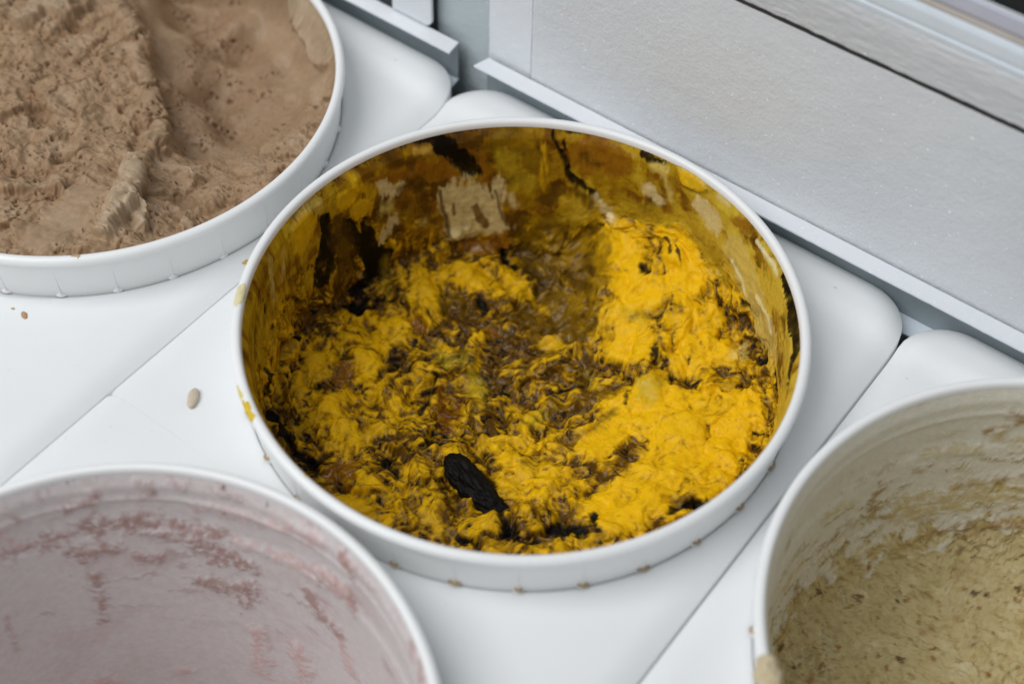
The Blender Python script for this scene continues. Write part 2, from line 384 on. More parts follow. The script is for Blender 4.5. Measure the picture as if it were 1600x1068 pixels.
MOCHA_MARKS = [
    ('H',[(-51.8,79.6,8.0),(-17.3,58.0,5.2),(19.5,33.1,6.5),(47.0,12.6,9.3),(69.1,-21.3,6.4),(92.0,-51.3,6.7),(111.1,-81.5,6.8)]),
    ('P',[(68.0,-33.8,4.9),(92.0,-51.3,7.8),(103.2,-71.3,10.0),(113.7,-94.8,6.6)]),
    ('P',[(114.8,-68.4,5.5),(125.9,-74.9,3.5)]),
    ('P',[(60.1,-7.1,4.3),(64.0,-3.0,3.8)]),
    ('P',[(57.0,168.6,6.7),(71.3,162.5,10.4),(92.9,151.8,10.4),(115.4,134.8,6.4)]),
    ('P',[(42.3,171.8,5.0),(62.7,164.9,5.9)]),
    ('Q',[(-99.6,23.1,9.5),(-101.3,42.7,8.0),(-84.5,49.9,9.6),(-93.9,73.4,8.0)]),
    ('D',[(-97.0,70.2,6.4),(-70.0,46.7,5.0),(-67.7,22.5,3.9)]),
    ('D',[(-4.2,-87.2,6.2),(29.9,-81.5,5.1),(23.1,-55.4,4.7)]),
    ('D',[(-10.6,-40.6,7.2),(-46.5,-26.1,6.2)]),
    ('D',[(32.1,-105.2,4.9),(50.8,-88.1,3.9)]),
    ('D',[(25.3,31.6,5.4),(29.3,40.1,6.4),(53.5,20.8,3.3)]),
    ('D',[(42.7,5.4,8.1),(62.9,-18.9,6.0)]),
    ('D',[(131.3,-46.6,4.8),(142.0,-26.3,4.2),(146.8,-9.1,3.5)]),
    ('P',[(99.1,-10.3,3.4),(110.1,-8.7,2.8)]),
    ('S',[(78.2,-95.4,17.0),(83.1,-125.7,13.9),(68.0,-74.9,12.7)]),
    ('S',[(1.4,166.6,12.9),(69.1,144.8,15.7),(123.2,108.3,15.5),(72.0,124.0,12.8)]),
    ('S',[(-60.9,117.8,17.6),(-10.7,84.0,10.6)]),
]
CREAM_LEVEL = [(-49.8,99.8,-82),(-75.4,78.4,-88),(-98.0,50.0,-90),(-104.1,38.6,-92),(-103.7,16.2,-94),(-72.0,44.7,-94),(-38.5,67.7,-90),(-24.9,39.7,-90),(-68.2,9.5,-95),(-37.0,93.4,-85),(60,60,-84),(60,-60,-90),(0,-90,-92),(100,0,-84)]
CREAM_MARKS = [
    ('D',[(-107.0,123.0,1.9),(-98.9,130.9,1.5),(-93.9,137.7,1.9)]),
    ('D',[(-106.0,135.1,1.5),(-97.4,139.0,1.5)]),
    ('Q',[(-100.2,125.9,2.6),(-84.9,133.1,2.9)]),
    ('D',[(-132.3,60.6,2.4),(-134.5,64.4,2.9),(-132.3,69.8,1.9)]),
    ('D',[(-116.7,64.2,1.7),(-112.8,69.7,2.1)]),
    ('D',[(-99.5,82.9,1.5),(-99.6,85.3,1.5)]),
    ('D',[(-97.7,100.0,1.1),(-85.3,112.1,1.3),(-71.0,125.2,1.8)]),
    ('Q',[(-113.2,72.9,5.9),(-92.9,94.6,6.7),(-73.6,112.2,7.0),(-63.5,119.9,6.7)]),
    ('D',[(-87.7,76.9,1.7),(-81.0,83.9,1.4),(-74.8,90.8,2.0),(-60.3,101.6,2.0),(-51.1,108.9,2.2)]),
    ('Q',[(-111.3,45.6,2.5),(-94.6,65.6,2.5),(-86.0,75.7,2.8)]),
    ('D',[(-135.5,25.1,1.9),(-131.8,34.6,1.7),(-129.7,41.6,1.6)]),
    ('D',[(-165.8,-20.8,3.2),(-162.2,-20.4,2.4)]),
    ('D',[(-124.8,86.1,1.4),(-119.6,93.3,1.3)]),
    ('Q',[(-130.7,90.3,1.7),(-104.1,116.6,1.5)]),
    ('Q',[(-152.1,25.6,2.8),(-142.7,46.7,2.2)]),
    ('Q',[(-141.8,-5.9,5.6),(-143.3,6.7,4.0)]),
    ('D',[(-116.7,-9.9,4.9),(-114.5,-4.2,2.7)]),
    ('D',[(-117.1,2.6,2.2),(-116.2,9.9,2.5),(-124.0,9.9,1.8)]),
    ('D',[(-158.2,85.9,0.5),(-146.4,104.8,0.8)]),
    ('K',[(-48.4,69.5,1.6)]),
    ('K',[(-74.6,46.3,1.0)]),
    ('K',[(-75.9,34.0,0.9)]),
    ('D',[(-59.2,37.0,1.9),(-55.1,43.7,1.5)]),
    ('K',[(-96.0,-10.7,1.8)]),
    ('D',[(-84.8,-8.3,2.2)]),
    ('D',[(-135.4,38.9,1.7),(-130.6,50.0,1.0)]),
    ('D',[(-48.5,53.7,1.2)]),
    ('Q',[(-33.0,44.4,2.9)]),
]
PINK_LEVEL = [(0,0,-150)]
PINK_MARKS = [
    ('D',[(-145.1,58.2,2.0),(-135.1,79.6,2.6),(-123.7,99.7,3.7),(-104.1,120.1,4.9),(-82.6,130.3,4.7),(-60.5,144.7,3.2)]),
    ('D',[(-124.9,83.4,2.9),(-115.9,89.7,3.9),(-104.3,104.3,2.7)]),
    ('D',[(-95.3,104.4,2.7),(-86.2,110.7,2.8)]),
    ('D',[(-75.1,128.8,2.9),(-62.1,132.2,6.7),(-44.7,136.3,4.0)]),
    ('D',[(-66.4,111.2,1.8),(-57.5,113.8,4.0),(-41.5,123.2,4.7),(-42.9,112.3,2.3)]),
    ('D',[(-11.1,144.0,3.2),(-3.8,137.2,4.3),(8.3,131.8,4.2)]),
    ('D',[(-1.0,155.8,3.5),(22.0,158.9,4.6),(25.6,152.6,3.6)]),
    ('D',[(-105.1,81.7,3.6),(-98.5,75.1,3.1),(-89.2,65.2,2.4)]),
    ('D',[(20.4,174.7,3.8),(27.6,171.6,4.2)]),
    ('P',[(-79.4,147.6,1.9),(-63.7,154.5,2.4),(-42.6,163.2,2.5),(-12.3,172.9,2.8),(2.2,173.8,2.4)]),
    ('P',[(-56.7,143.5,2.0),(-30.7,152.2,1.8),(-0.6,157.9,4.0),(20.8,155.4,4.0)]),
    ('P',[(-34.3,99.0,3.9),(-28.3,76.6,4.6)]),
    ('P',[(-15.9,102.0,5.1),(-13.9,87.7,4.4)]),
    ('P',[(11.1,124.9,4.3),(13.1,115.9,4.4)]),
    ('P',[(-47.4,56.0,3.1)]),
    ('P',[(-65.3,39.8,4.5)]),
    ('D',[(-134.0,101.5,2.3),(-130.7,109.0,2.1),(-124.7,116.7,2.8)]),
    ('D',[(-109.0,138.7,1.7),(-102.0,140.7,2.3)]),
    ('D',[(-95.7,151.3,1.4),(-86.1,152.2,1.1)]),
    ('D',[(-66.1,165.7,1.7),(-63.1,165.8,1.0)]),
    ('k',[(-139.3,112.4,0.7)]),
    ('k',[(-136.9,115.2,0.6)]),
    ('k',[(-128.1,125.8,0.5)]),
    ('k',[(-63.9,166.1,1.0)]),
    ('k',[(-37.5,173.9,0.9)]),
    ('k',[(21.6,178.7,1.5)]),
    ('k',[(-62.6,155.0,0.9)]),
    ('k',[(-42.6,162.1,0.9)]),
    ('k',[(-86.1,98.1,0.7)]),
    ('k',[(-115.2,75.5,0.6)]),
    ('k',[(-43.2,104.5,0.8)]),
    ('D',[(-156.4,78.2,2.1),(-150.9,78.8,1.7)]),
    ('D',[(86.6,155.5,2.0),(99.7,148.0,2.5),(106.5,141.9,2.6)]),
    ('P',[(-152.4,67.4,2.7),(-142.6,70.1,2.3)]),
    ('D',[(-123.9,41.2,0.9),(-107.9,33.7,0.9)]),
]
YELLOW_MIX = [
    (-0.5,[(-96.7,-8.7,7.5),(-89.6,6.7,9.4),(-81.6,13.5,6.2),(-76.5,-15.5,7.7)]),
    (-0.45,[(-95.6,-36.2,5.3),(-96.3,-25.8,4.2)]),
    (-0.45,[(-96.9,46.4,5.0),(-75.8,31.7,3.8)]),
    (-0.45,[(-81.6,59.9,5.6),(-68.0,61.1,4.6)]),
    (-0.35,[(-59.9,72.4,5.6),(-45.6,68.9,3.4)]),
    (-0.4,[(-4.6,-17.2,5.6),(6.5,-7.6,5.6),(11.9,-24.8,5.5),(26.9,-30.9,6.1)]),
    (-0.3,[(-29.6,-83.8,6.8),(-11.1,-81.4,6.7)]),
    (-0.3,[(-75.7,-54.0,5.1),(-52.4,-46.1,5.3)]),
    (-0.5,[(-15.7,46.6,6.6),(-4.6,45.9,3.5)]),
    (0.7,[(-149.0,5.1,14.2),(-127.1,24.7,12.5),(-114.9,12.7,8.9)]),
    (0.8,[(-43.3,47.3,8.1),(-20.4,38.4,8.9),(-17.3,20.1,7.4)]),
    (0.7,[(5.8,39.0,5.7),(5.0,18.7,7.6),(21.5,31.2,6.5)]),
    (0.6,[(-60.1,32.4,6.6),(-63.4,44.6,5.7)]),
    (0.6,[(-29.9,-28.7,5.9),(-25.5,-49.7,5.2)]),
    (-1.0,[(-27.0,108.2,5.4),(-14.7,96.5,10.0),(0.6,87.8,8.9),(8.7,86.3,9.7),(9.9,73.8,8.3)]),
    (-1.0,[(7.5,120.0,10.6),(20.3,108.1,11.8),(24.6,92.8,6.9)]),
    (-1.0,[(18.9,61.3,10.6)]),
    (-0.7,[(41.6,86.6,9.3),(47.3,67.8,10.4),(57.0,79.2,8.1)]),
    (-1.0,[(37.1,7.4,9.0),(36.1,28.7,13.5),(55.8,39.3,17.0),(74.8,40.9,19.2),(82.2,55.5,11.7)]),
    (-1.0,[(74.3,15.9,20.0),(66.7,-2.2,12.2),(65.3,-19.7,13.7)]),
    (-0.9,[(87.5,20.6,12.5),(82.1,-1.4,9.6)]),
    (-0.4,[(34.6,-17.7,9.4),(17.4,-8.4,8.6),(7.9,-14.1,7.5)]),
    (-0.4,[(-86.1,56.0,6.1),(-73.8,59.0,8.1),(-54.7,62.7,5.2),(-50.6,71.1,5.5)]),
    (-0.4,[(-91.9,45.9,4.0),(-84.6,30.3,3.9)]),
    (-0.4,[(-101.7,1.8,8.7),(-89.1,6.7,9.8),(-76.1,7.9,8.4)]),
    (-0.25,[(-69.6,-24.8,9.0),(-69.8,-47.1,7.1)]),
    (-0.25,[(-52.9,-31.4,7.7),(-50.2,-51.4,7.2)]),
    (-0.25,[(-14.3,-71.5,8.4),(5.5,-65.4,7.1),(-31.6,-71.9,5.7)]),
    (-0.3,[(-93.7,-43.3,5.2),(-96.5,-30.5,5.3)]),
    (0.6,[(-30.9,26.9,16.3),(-1.4,27.5,13.8),(-29.6,44.9,18.1)]),
    (0.6,[(-1.8,47.6,9.0),(3.8,29.9,9.6),(18.2,20.0,11.0)]),
    (0.5,[(-53.2,-8.3,11.1),(-70.3,-1.8,5.2),(-69.7,17.4,5.7)]),
    (0.5,[(-144.6,16.3,24.2),(-120.4,36.9,16.6),(-118.9,17.9,16.9)]),
    (0.5,[(-124.9,-19.9,14.0),(-123.3,0.6,12.9)]),
    (0.6,[(21.4,75.0,4.6),(30.1,72.5,4.2)]),
    (0.5,[(55.6,100.2,6.8),(67.4,95.8,7.5),(77.9,88.2,8.0)]),
    (0.4,[(60.2,68.8,4.0),(48.7,54.9,3.6),(81.6,71.3,4.0)]),
    (0.5,[(53.3,10.6,5.9),(54.3,-1.0,3.3)]),
    (0.5,[(51.4,-36.6,8.2),(66.2,-35.2,4.5)]),
    (0.4,[(-6.6,-24.6,8.6),(-26.6,-35.7,9.4)]),
    (0.3,[(-18.3,0.6,15.7),(-50.6,13.0,13.9)]),
    (0.4,[(-78.6,-63.8,7.3),(-61.0,-73.5,7.9)]),
    (0.3,[(-22.5,-48.9,10.9),(-60.8,-39.2,7.3)]),
]

# ---------------------------------------------------------------- materials
def nodes_of(name):
    m = bpy.data.materials.new(name); m.use_nodes = True
    nt = m.node_tree; return m, nt, nt.nodes['Principled BSDF']

def noise_node(nt, scale, detail=4, rough=0.55, dist=0.0):
    n = nt.nodes.new('ShaderNodeTexNoise'); n.inputs['Scale'].default_value = scale; n.inputs['Detail'].default_value = detail
    n.inputs['Roughness'].default_value = rough; n.inputs['Distortion'].default_value = dist
    tc = nt.nodes.new('ShaderNodeTexCoord'); nt.links.new(tc.outputs['Object'], n.inputs['Vector'])
    return n

def ramp_node(nt, src, stops):
    r = nt.nodes.new('ShaderNodeValToRGB'); nt.links.new(src, r.inputs['Fac'])
    el = r.color_ramp.elements
    while len(el) < len(stops): el.new(0.5)
    for e, (p, c) in zip(el, stops): e.position = p; e.color = c if len(c) == 4 else (*c, 1)
    return r

def bump_node(nt, src, bsdf, strength, dist):
    b = nt.nodes.new('ShaderNodeBump'); b.inputs['Strength'].default_value = strength; b.inputs['Distance'].default_value = dist
    nt.links.new(src, b.inputs['Height']); nt.links.new(b.outputs['Normal'], bsdf.inputs['Normal']); return b

def plastic(name, col, rough, sss=0.0, var=0.03, spots=None):
    m, nt, b = nodes_of(name)
    n = noise_node(nt, 18, 5)
    c0 = tuple(c * (1 - var) for c in col); c1 = tuple(min(1, c * (1 + var)) for c in col)
    r = ramp_node(nt, n.outputs['Fac'], [(0.3, c0), (0.7, c1)])
    src = r.outputs['Color']
    if spots:      # faint dried specks
        n3 = noise_node(nt, 260, 1, 0.4)
        r3 = ramp_node(nt, n3.outputs['Fac'], [(0.775, (0, 0, 0)), (0.82, (1, 1, 1))])
        mx = nt.nodes.new('ShaderNodeMix'); mx.data_type = 'RGBA'
        nt.links.new(r3.outputs['Color'], mx.inputs['Factor']); nt.links.new(src, mx.inputs['A']); mx.inputs['B'].default_value = (*spots, 1)
        src = mx.outputs['Result']
    nt.links.new(src, b.inputs['Base Color'])
    n2 = noise_node(nt, 60, 6)
    rr = ramp_node(nt, n2.outputs['Fac'], [(0.3, (rough * 0.85,) * 3), (0.7, (rough * 1.2,) * 3)])
    nt.links.new(rr.outputs['Color'], b.inputs['Roughness'])
    n4 = noise_node(nt, 900, 3); bump_node(nt, n4.outputs['Fac'], b, 0.06, 0.0005)
    if sss:
        b.inputs['Subsurface Weight'].default_value = sss; b.inputs['Subsurface Radius'].default_value = (0.004, 0.004, 0.004); b.inputs['Subsurface Scale'].default_value = 1.0
    b.inputs['Specular IOR Level'].default_value = 0.4
    return m

def icecream_mat(name, bump_scale, bump_d, sss=0.12, bs=0.5):
    m, nt, b = nodes_of(name)
    a = nt.nodes.new('ShaderNodeVertexColor'); a.layer_name = 'Col'
    n0 = noise_node(nt, bump_scale * 0.5, 4, 0.6)
    mx = nt.nodes.new('ShaderNodeMix'); mx.data_type = 'RGBA'; mx.blend_type = 'MULTIPLY'; mx.inputs['Factor'].default_value = 1.0
    rr = ramp_node(nt, n0.outputs['Fac'], [(0.25, (0.86, 0.84, 0.80)), (0.75, (1.0, 1.0, 1.0))])
    nt.links.new(a.outputs['Color'], mx.inputs['A']); nt.links.new(rr.outputs['Color'], mx.inputs['B'])
    nt.links.new(mx.outputs['Result'], b.inputs['Base Color']); nt.links.new(a.outputs['Alpha'], b.inputs['Roughness'])
    n = noise_node(nt, bump_scale, 5, 0.65)
    bump_node(nt, n.outputs['Fac'], b, bs, bump_d)
    sr = ramp_node(nt, a.outputs['Alpha'], [(0.20, (0.60,) * 3), (0.31, (0.24,) * 3), (0.50, (0.12,) * 3)])      # wet films shine, crumbs do not
    nt.links.new(sr.outputs['Color'], b.inputs['Specular IOR Level'])
    if sss:
        b.inputs['Subsurface Weight'].default_value = sss; b.inputs['Subsurface Radius'].default_value = (0.0022, 0.0014, 0.0006); b.inputs['Subsurface Scale'].default_value = 1.0
    return m

def frost_mat(name, c0, c1, rough=0.6, bump=0.6):
    m, nt, b = nodes_of(name)
    n = noise_node(nt, 9, 4); r = ramp_node(nt, n.outputs['Fac'], [(0.3, c0), (0.7, c1)])
    n2 = noise_node(nt, 620, 1, 0.5); r2 = ramp_node(nt, n2.outputs['Fac'], [(0.74, (0, 0, 0)), (0.77, (1, 1, 1))])
    mx = nt.nodes.new('ShaderNodeMix'); mx.data_type = 'RGBA'
    nt.links.new(r2.outputs['Color'], mx.inputs['Factor']); nt.links.new(r.outputs['Color'], mx.inputs['A']); mx.inputs['B'].default_value = (0.95, 0.97, 1.0, 1)
    nt.links.new(mx.outputs['Result'], b.inputs['Base Color'])
    b.inputs['Roughness'].default_value = rough
    n3 = noise_node(nt, 520, 3, 0.5); bump_node(nt, n3.outputs['Fac'], b, bump * 0.6, 0.0008)
    b.inputs['Specular IOR Level'].default_value = 0.3
    return m

def plain(name, col, rough, metal=0.0, var=0.06, scale=80):
    m, nt, b = nodes_of(name)
    n = noise_node(nt, scale, 4)
    r = ramp_node(nt, n.outputs['Fac'], [(0.3, tuple(c * (1 - var) for c in col)), (0.7, tuple(min(1, c * (1 + var)) for c in col))])
    nt.links.new(r.outputs['Color'], b.inputs['Base Color']); b.inputs['Roughness'].default_value = rough; b.inputs['Metallic'].default_value = metal
    return m

M_PLATE = plastic('white_plate_plastic', (0.80, 0.815, 0.82), 0.42, 0.0, 0.015, (0.66, 0.66, 0.62))
M_TUB = plastic('white_tub_plastic', (0.86, 0.86, 0.855), 0.32, 0.15, 0.02)
M_GRIME = plain('grime', (0.33, 0.24, 0.13), 0.8, 0, 0.3, 300)
M_FROST = frost_mat('frosted_steel', (0.65, 0.67, 0.695), (0.73, 0.745, 0.765))
M_FROST_D = frost_mat('thin_frost_steel', (0.46, 0.52, 0.54), (0.54, 0.60, 0.62))
M_FROST_L = frost_mat('white_frost', (0.72, 0.745, 0.78), (0.80, 0.82, 0.85), 0.55, 0.35)
M_STEEL = plain('dull_steel', (0.30, 0.35, 0.37), 0.45, 0.2)
M_RAIL = plain('pale_blue_rail', (0.78, 0.85, 0.92), 0.35, 0.0, 0.03)
M_BEIGE = plain('beige_gasket', (0.62, 0.56, 0.50), 0.6)
M_LAV = plain('lavender_grey_frame', (0.56, 0.57, 0.66), 0.35, 0.1, 0.03)
M_BLACK = plain('black_rubber', (0.008, 0.008, 0.009), 0.6)
M_GAP = plain('gap_shade', (0.03, 0.03, 0.032), 0.7)  # near-black colour standing in for the shade inside the gap
M_DARKGLASS = plain('dark_lid', (0.03, 0.045, 0.05), 0.25)
M_CAVITY = plain('cavity', (0.20, 0.24, 0.25), 0.7)
M_YELLOW = icecream_mat('saffron_ice_cream', 900, 0.0004, 0.12, 0.12)
M_MOCHA = icecream_mat('mocha_ice_cream', 800, 0.0005, 0.12, 0.25)
M_CREAM = icecream_mat('speckled_cream_ice_cream', 700, 0.0010, 0.10, 0.5)
M_PINK = icecream_mat('pink_residue', 600, 0.0006, 0.10, 0.3)
M_NUGGET = icecream_mat('black_nugget', 600, 0.0008, 0.0, 0.5)

# ---------------------------------------------------------------- the setting
YW = 0.1266          # front face of the freezer's back wall
def frosted(name, x0, x1, z0, z1, y, cell, amp, mat, seed, corner=0.0, bulge=0.0, parent=None):
    nx = max(3, int((x1 - x0) / cell)); nz = max(3, int((z1 - z0) / cell))
    X, Z = np.meshgrid(np.linspace(x0, x1, nx), np.linspace(z0, z1, nz), indexing='ij')
    mmx, mmz = X * 1000, Z * 1000
    d = fbm(mmx / 3.2, mmz / 3.2, seed, 3) * 0.5 + fbm(mmx / 14, mmz / 10, seed + 9, 3) * 0.7
    Yv = y - amp * d - bulge * np.sin(np.pi * (Z - z0) / (z1 - z0))
    if corner:      # rounded lower right corner
        cx, cz = x1 - corner, z0 + corner
        m = (X > cx) & (Z < cz)
        ax, az = X - cx, cz - Z
        mx_ = np.maximum(ax, az); ln = np.hypot(ax, az) + 1e-9
        sc = np.where(m, mx_ / ln, 1)
        X = np.where(m, cx + ax * sc, X); Z = np.where(m, cz - az * sc, Z)
    # give the sheet a real thickness: fold its border back 3 mm
    front = np.stack([X, Yv, Z], -1)
    V = front.reshape(-1, 3); q = grid_quads(nx, nz)
    ring = np.concatenate([np.arange(nx) * nz, (nx - 1) * nz + np.arange(1, nz), (np.arange(nx - 1)[::-1]) * nz + nz - 1, np.arange(1, nz - 1)[::-1]])
    back = V[ring].copy(); back[:, 1] = y + 0.0015
    base = len(V); k = len(ring); i = np.arange(k); j = (i + 1) % k
    q2 = np.stack([ring[i], base + i, base + j, ring[j]], -1)
    me = mesh_np(name, np.concatenate([V, back]), np.concatenate([q, q2]))
    return new_obj(name, me, mat, parent)

cab = bmesh.new(); box(cab, -0.62, 0.62, -0.60, 0.20, -0.232, -0.22)
tag(new_obj('freezer_floor', bm_mesh('freezer_floor', cab), M_CAVITY), kind='structure')
cab = bmesh.new(); box(cab, -0.62, 0.62, YW + 0.010, YW + 0.016, -0.22, 0.105)
tag(new_obj('freezer_back_wall', bm_mesh('freezer_back_wall', cab), M_CAVITY), kind='structure')
wall = frosted('wall_panel', -0.0892, 0.60, -0.10, 0.1073, YW, 0.0014, 0.00030, M_FROST, 3); tag(wall, kind='structure')
tag(frosted('wall_panel', -0.1150, -0.0902, -0.10, 0.1066, YW + 0.0012, 0.0009, 0.0003, M_FROST_L, 13), kind='structure')
tag(frosted('wall_panel', -0.1490, -0.1152, -0.10, 0.1066, YW + 0.0042, 0.0009, 0.0003, M_FROST_D, 23), kind='structure')
tag(frosted('wall_panel', -0.62, -0.1745, 0.0175, 0.1066, YW - 0.0005, 0.0014, 0.0004, M_FROST, 33), kind='structure')
tag(frosted('wall_post', -0.1722, -0.1476, 0.0140, 0.1066, YW - 0.0022, 0.0006, 0.00012, M_FROST_L, 43, corner=0.0045), kind='structure')

# rim of the freezer above the wall: a profile drawn along the wall, in separate strips
rim = empty('freezer_rim', (0, YW, 0.1075)); tag(rim, 'frosted metal rim with pale blue rail running above the grey wall', 'freezer rim')
def strip(name, prof, mat, x0=-0.6, x1=0.6, n=3, rough=0.0, seed=0):
    """prof: (y towards the camera from the wall, apparent height); extruded along X"""
    P = np.array([(-d, zz + 1.51 * d - 0.1075) for d, zz in prof])
    dense = []
    for a, b in zip(P[:-1], P[1:]):
        for t in np.linspace(0, 1, 6, endpoint=False): dense.append(a + (b - a) * t)
    dense.append(P[-1]); D = np.array(dense)
    nx = 500 if rough else 2
    xs = np.linspace(x0, x1, nx); V = np.zeros((nx, len(D), 3)); V[..., 0] = xs[:, None]; V[..., 1] = D[:, 0]; V[..., 2] = D[:, 1]
    if rough: V[..., 1] -= rough * fbm(V[..., 0] * 1000 / 5, np.arange(len(D))[None, :] / 3.0 + 0 * V[..., 0], seed, 3)
    return new_obj(name, mesh_np(name, V.reshape(-1, 3), grid_quads(nx, len(D))), mat, rim)
strip('gap_shade_strip', [(-0.003, 0.1060), (0.0004, 0.1066), (0.0005, 0.1088), (-0.003, 0.1092)], M_GAP)  # added dark strip over the joint, painting the shade of the open gap
strip('frost_cove', [(-0.002, 0.1082), (0.0009, 0.1083), (0.0014, 0.1105), (0.0022, 0.1140), (0.0034, 0.1180), (0.0040, 0.1215), (0.0042, 0.1250), (0.0040, 0.1262), (0.0030, 0.1262)], M_FROST, rough=0.0005, seed=7)
strip('rail', [(0.003, 0.1255), (0.0046, 0.1264), (0.0050, 0.1280), (0.0046, 0.1288), (0.0054, 0.1296), (0.0062, 0.1340), (0.0058, 0.1376), (0.004, 0.1380)], M_RAIL)
strip('gasket', [(0.004, 0.1380), (0.0060, 0.1384), (0.0060, 0.1402), (0.004, 0.1405)], M_BEIGE)
strip('frame', [(0.004, 0.1405), (0.0064, 0.1410), (0.0064, 0.1478), (0.0050, 0.1482)], M_LAV)
strip('frame_edge', [(0.005, 0.1481), (0.0062, 0.1483), (0.0062, 0.1494), (0.003, 0.1497)], M_FROST_L)
strip('rubber_seal', [(0.002, 0.1494), (0.0045, 0.1499), (0.0045, 0.162), (0.003, 0.164)], M_BLACK)
strip('lid_edge', [(0.003, 0.163), (0.004, 0.165), (0.004, 0.30), (0.001, 0.31)], M_DARKGLASS)

def channel(x0, x1, mitre0, mitre1, label):
    """C channel open to the front: top flange, web and bottom flange, each a bent sheet"""
    e = empty('support_channel', ((x0 + x1) / 2, 0.1254, 0.0)); tag(e, label, 'channel', 'channels along the back wall')
    ox = (x0 + x1) / 2; T = 0.0009
    def sheet(nm, ya, yb, za, zb, mat, rough):
        n = 260
        xs = np.linspace(0, 1, n)
        # closed rectangular section, ends cut on a mitre
        sec = [(ya, za), (yb, za), (yb, zb), (ya, zb)]
        V = np.zeros((n, 4, 3))
        for k, (yy, zz) in enumerate(sec):
            f = (0.1254 - yy) / 0.0085
            a, b = x0 + mitre0 * f, x1 + mitre1 * f
            V[:, k, 0] = a + (b - a) * xs - ox; V[:, k, 1] = yy - 0.1254; V[:, k, 2] = zz
        if rough:
            w = fbm(V[:, 0, 0] * 1000 / 3.0, V[:, 0, 0] * 0, int(abs(x0) * 1e4) % 97, 4)
            V[:, 0, 1] += rough * w; V[:, 3, 1] += rough * w
            V[:, 2:, 2] += 0.4 * rough * fbm(V[:, 2:, 0] * 1000 / 4.0, V[:, 2:, 1] * 500, 5, 3)
        q = []
        for i in range(n - 1):
            for k in range(4): k2 = (k + 1) % 4; q.append((i * 4 + k, i * 4 + k2, (i + 1) * 4 + k2, (i + 1) * 4 + k))
        q.append((3, 2, 1, 0)); b0 = (n - 1) * 4; q.append((b0, b0 + 1, b0 + 2, b0 + 3))
        return new_obj(nm, mesh_np(nm, V.reshape(-1, 3), q, smooth=False), mat, e)
    sheet('top_flange', 0.1166, 0.1254, 0.0119, 0.0128, M_FROST_L, 0.0003)
    sheet('web', 0.1245, 0.1254, -0.0096, 0.0117, M_STEEL, 0)
    sheet('bottom_flange', 0.1150, 0.1254, -0.0106, -0.0097, M_RAIL, 0)
    return e
channel(-0.58, -0.1318, 0, 0.0012, 'frosted channel with its open cut end beside the rounded wall post')
channel(-0.1134, 0.58, -0.0022, 0, 'long thin white frosted channel along the foot of the wide grey wall')

# ---------------------------------------------------------------- white plates that hold the tubs
def plate(xc, y1, holes, label, y0=-0.357, hw=0.1203, seed=0):
    """white moulded plate with round holes; one ring of quads round each hole, soft edges"""
    x0, x1 = xc - hw, xc + hw
    o_y = (y0 + y1) / 2
    def sdf(x, y, rc=0.024):
        qx = np.abs(x - xc) - (hw - rc); qy = np.abs(y - o_y) - ((y1 - y0) / 2 - rc)
        return np.hypot(np.maximum(qx, 0), np.maximum(qy, 0)) + np.minimum(np.maximum(qx, qy), 0) - rc
    def height(x, y):
        d = -sdf(x, y)                                     # distance inside the edge
        z = -0.0042 * np.clip(1 - d / 0.013, 0, 1) ** 2.4
        z = z + 0.0034 * smooth01(0.0915, 0.1040, y)       # raised border at the back
        z = z + 0.00025 * fbm(x * 1000 / 60, y * 1000 / 60, seed, 2)
        return z
    V = []; Q = []; base = 0
    cells_y = [(y0, y1)] if len(holes) == 1 else [((holes[0][1] + holes[1][1]) / 2, y1), (y0, (holes[0][1] + holes[1][1]) / 2)]
    for (hx, hy), (ya, yb) in zip(holes, cells_y):
        n, K = 288, 44
        th = np.arange(n) / n * 2 * np.pi
        c, s = np.cos(th), np.sin(th)
        lo = np.full(n, 0.05); hi = np.full(n, 0.6)
        for _ in range(40):                                # boundary along each spoke
            mid = (lo + hi) / 2; X = hx + c * mid; Y = hy + s * mid
            ins = (sdf(X, Y) < 0) & (Y <= yb + 1e-9) & (Y >= ya - 1e-9)
            lo = np.where(ins, mid, lo); hi = np.where(ins, hi, mid)
        R = lo; r0 = 0.1134
        t = np.linspace(0, 1, K); t = 1 - (1 - t) ** 1.35
        rr = r0 + (np.maximum(R, r0 + 0.0012) - r0)[:, None] * t[None, :]
        X = hx + c[:, None] * rr; Y = hy + s[:, None] * rr; Z = height(X, Y)
        Z = Z - 0.0012 * np.exp(-((rr - r0) / 0.0012))     # eased hole edge
        inner = np.stack([hx + c * r0, hy + s * r0, np.full(n, -0.012)], -1)[:, None]
        outer = np.stack([X[:, -1], Y[:, -1], Z[:, -1] - 0.016], -1)[:, None]
        G = np.concatenate([inner, np.stack([X, Y, Z], -1), outer], 1)
        V.append(G.reshape(-1, 3)); Q.append(grid_quads(n, K + 2, wrap_n=True, flip=True) + base); base += n * (K + 2)
    V = np.concatenate(V); V[:, 0] -= xc; V[:, 1] -= o_y
    o = new_obj('tub_holder_plate', mesh_np('tub_holder_plate', V, np.concatenate(Q)), M_PLATE)
    o.location = (xc, o_y, 0)
    return tag(o, label, 'plate', 'white plates holding the tubs')

TUB_Y = Vector((0, 0, 0)); TUB_B = Vector((-0.2424, -0.0071, 0)); TUB_P = Vector((0.0023, -0.2364, 0)); TUB_C = Vector((0.2443, 0.0022, 0))
plate(0.0012, 0.1232, [(0, 0), (0.0023, -0.2364)], 'white plastic plate under the yellow and pink tubs', seed=1, hw=0.1209)
plate(-0.2410, 0.1205, [(-0.2424, -0.0071)], 'white plastic plate under the brown ice cream tub', y0=-0.36, seed=2, hw=0.1207)
plate(0.2436, 0.1232, [(0.2443, 0.0022)], 'white plastic plate under the cream speckled ice cream tub', seed=3)

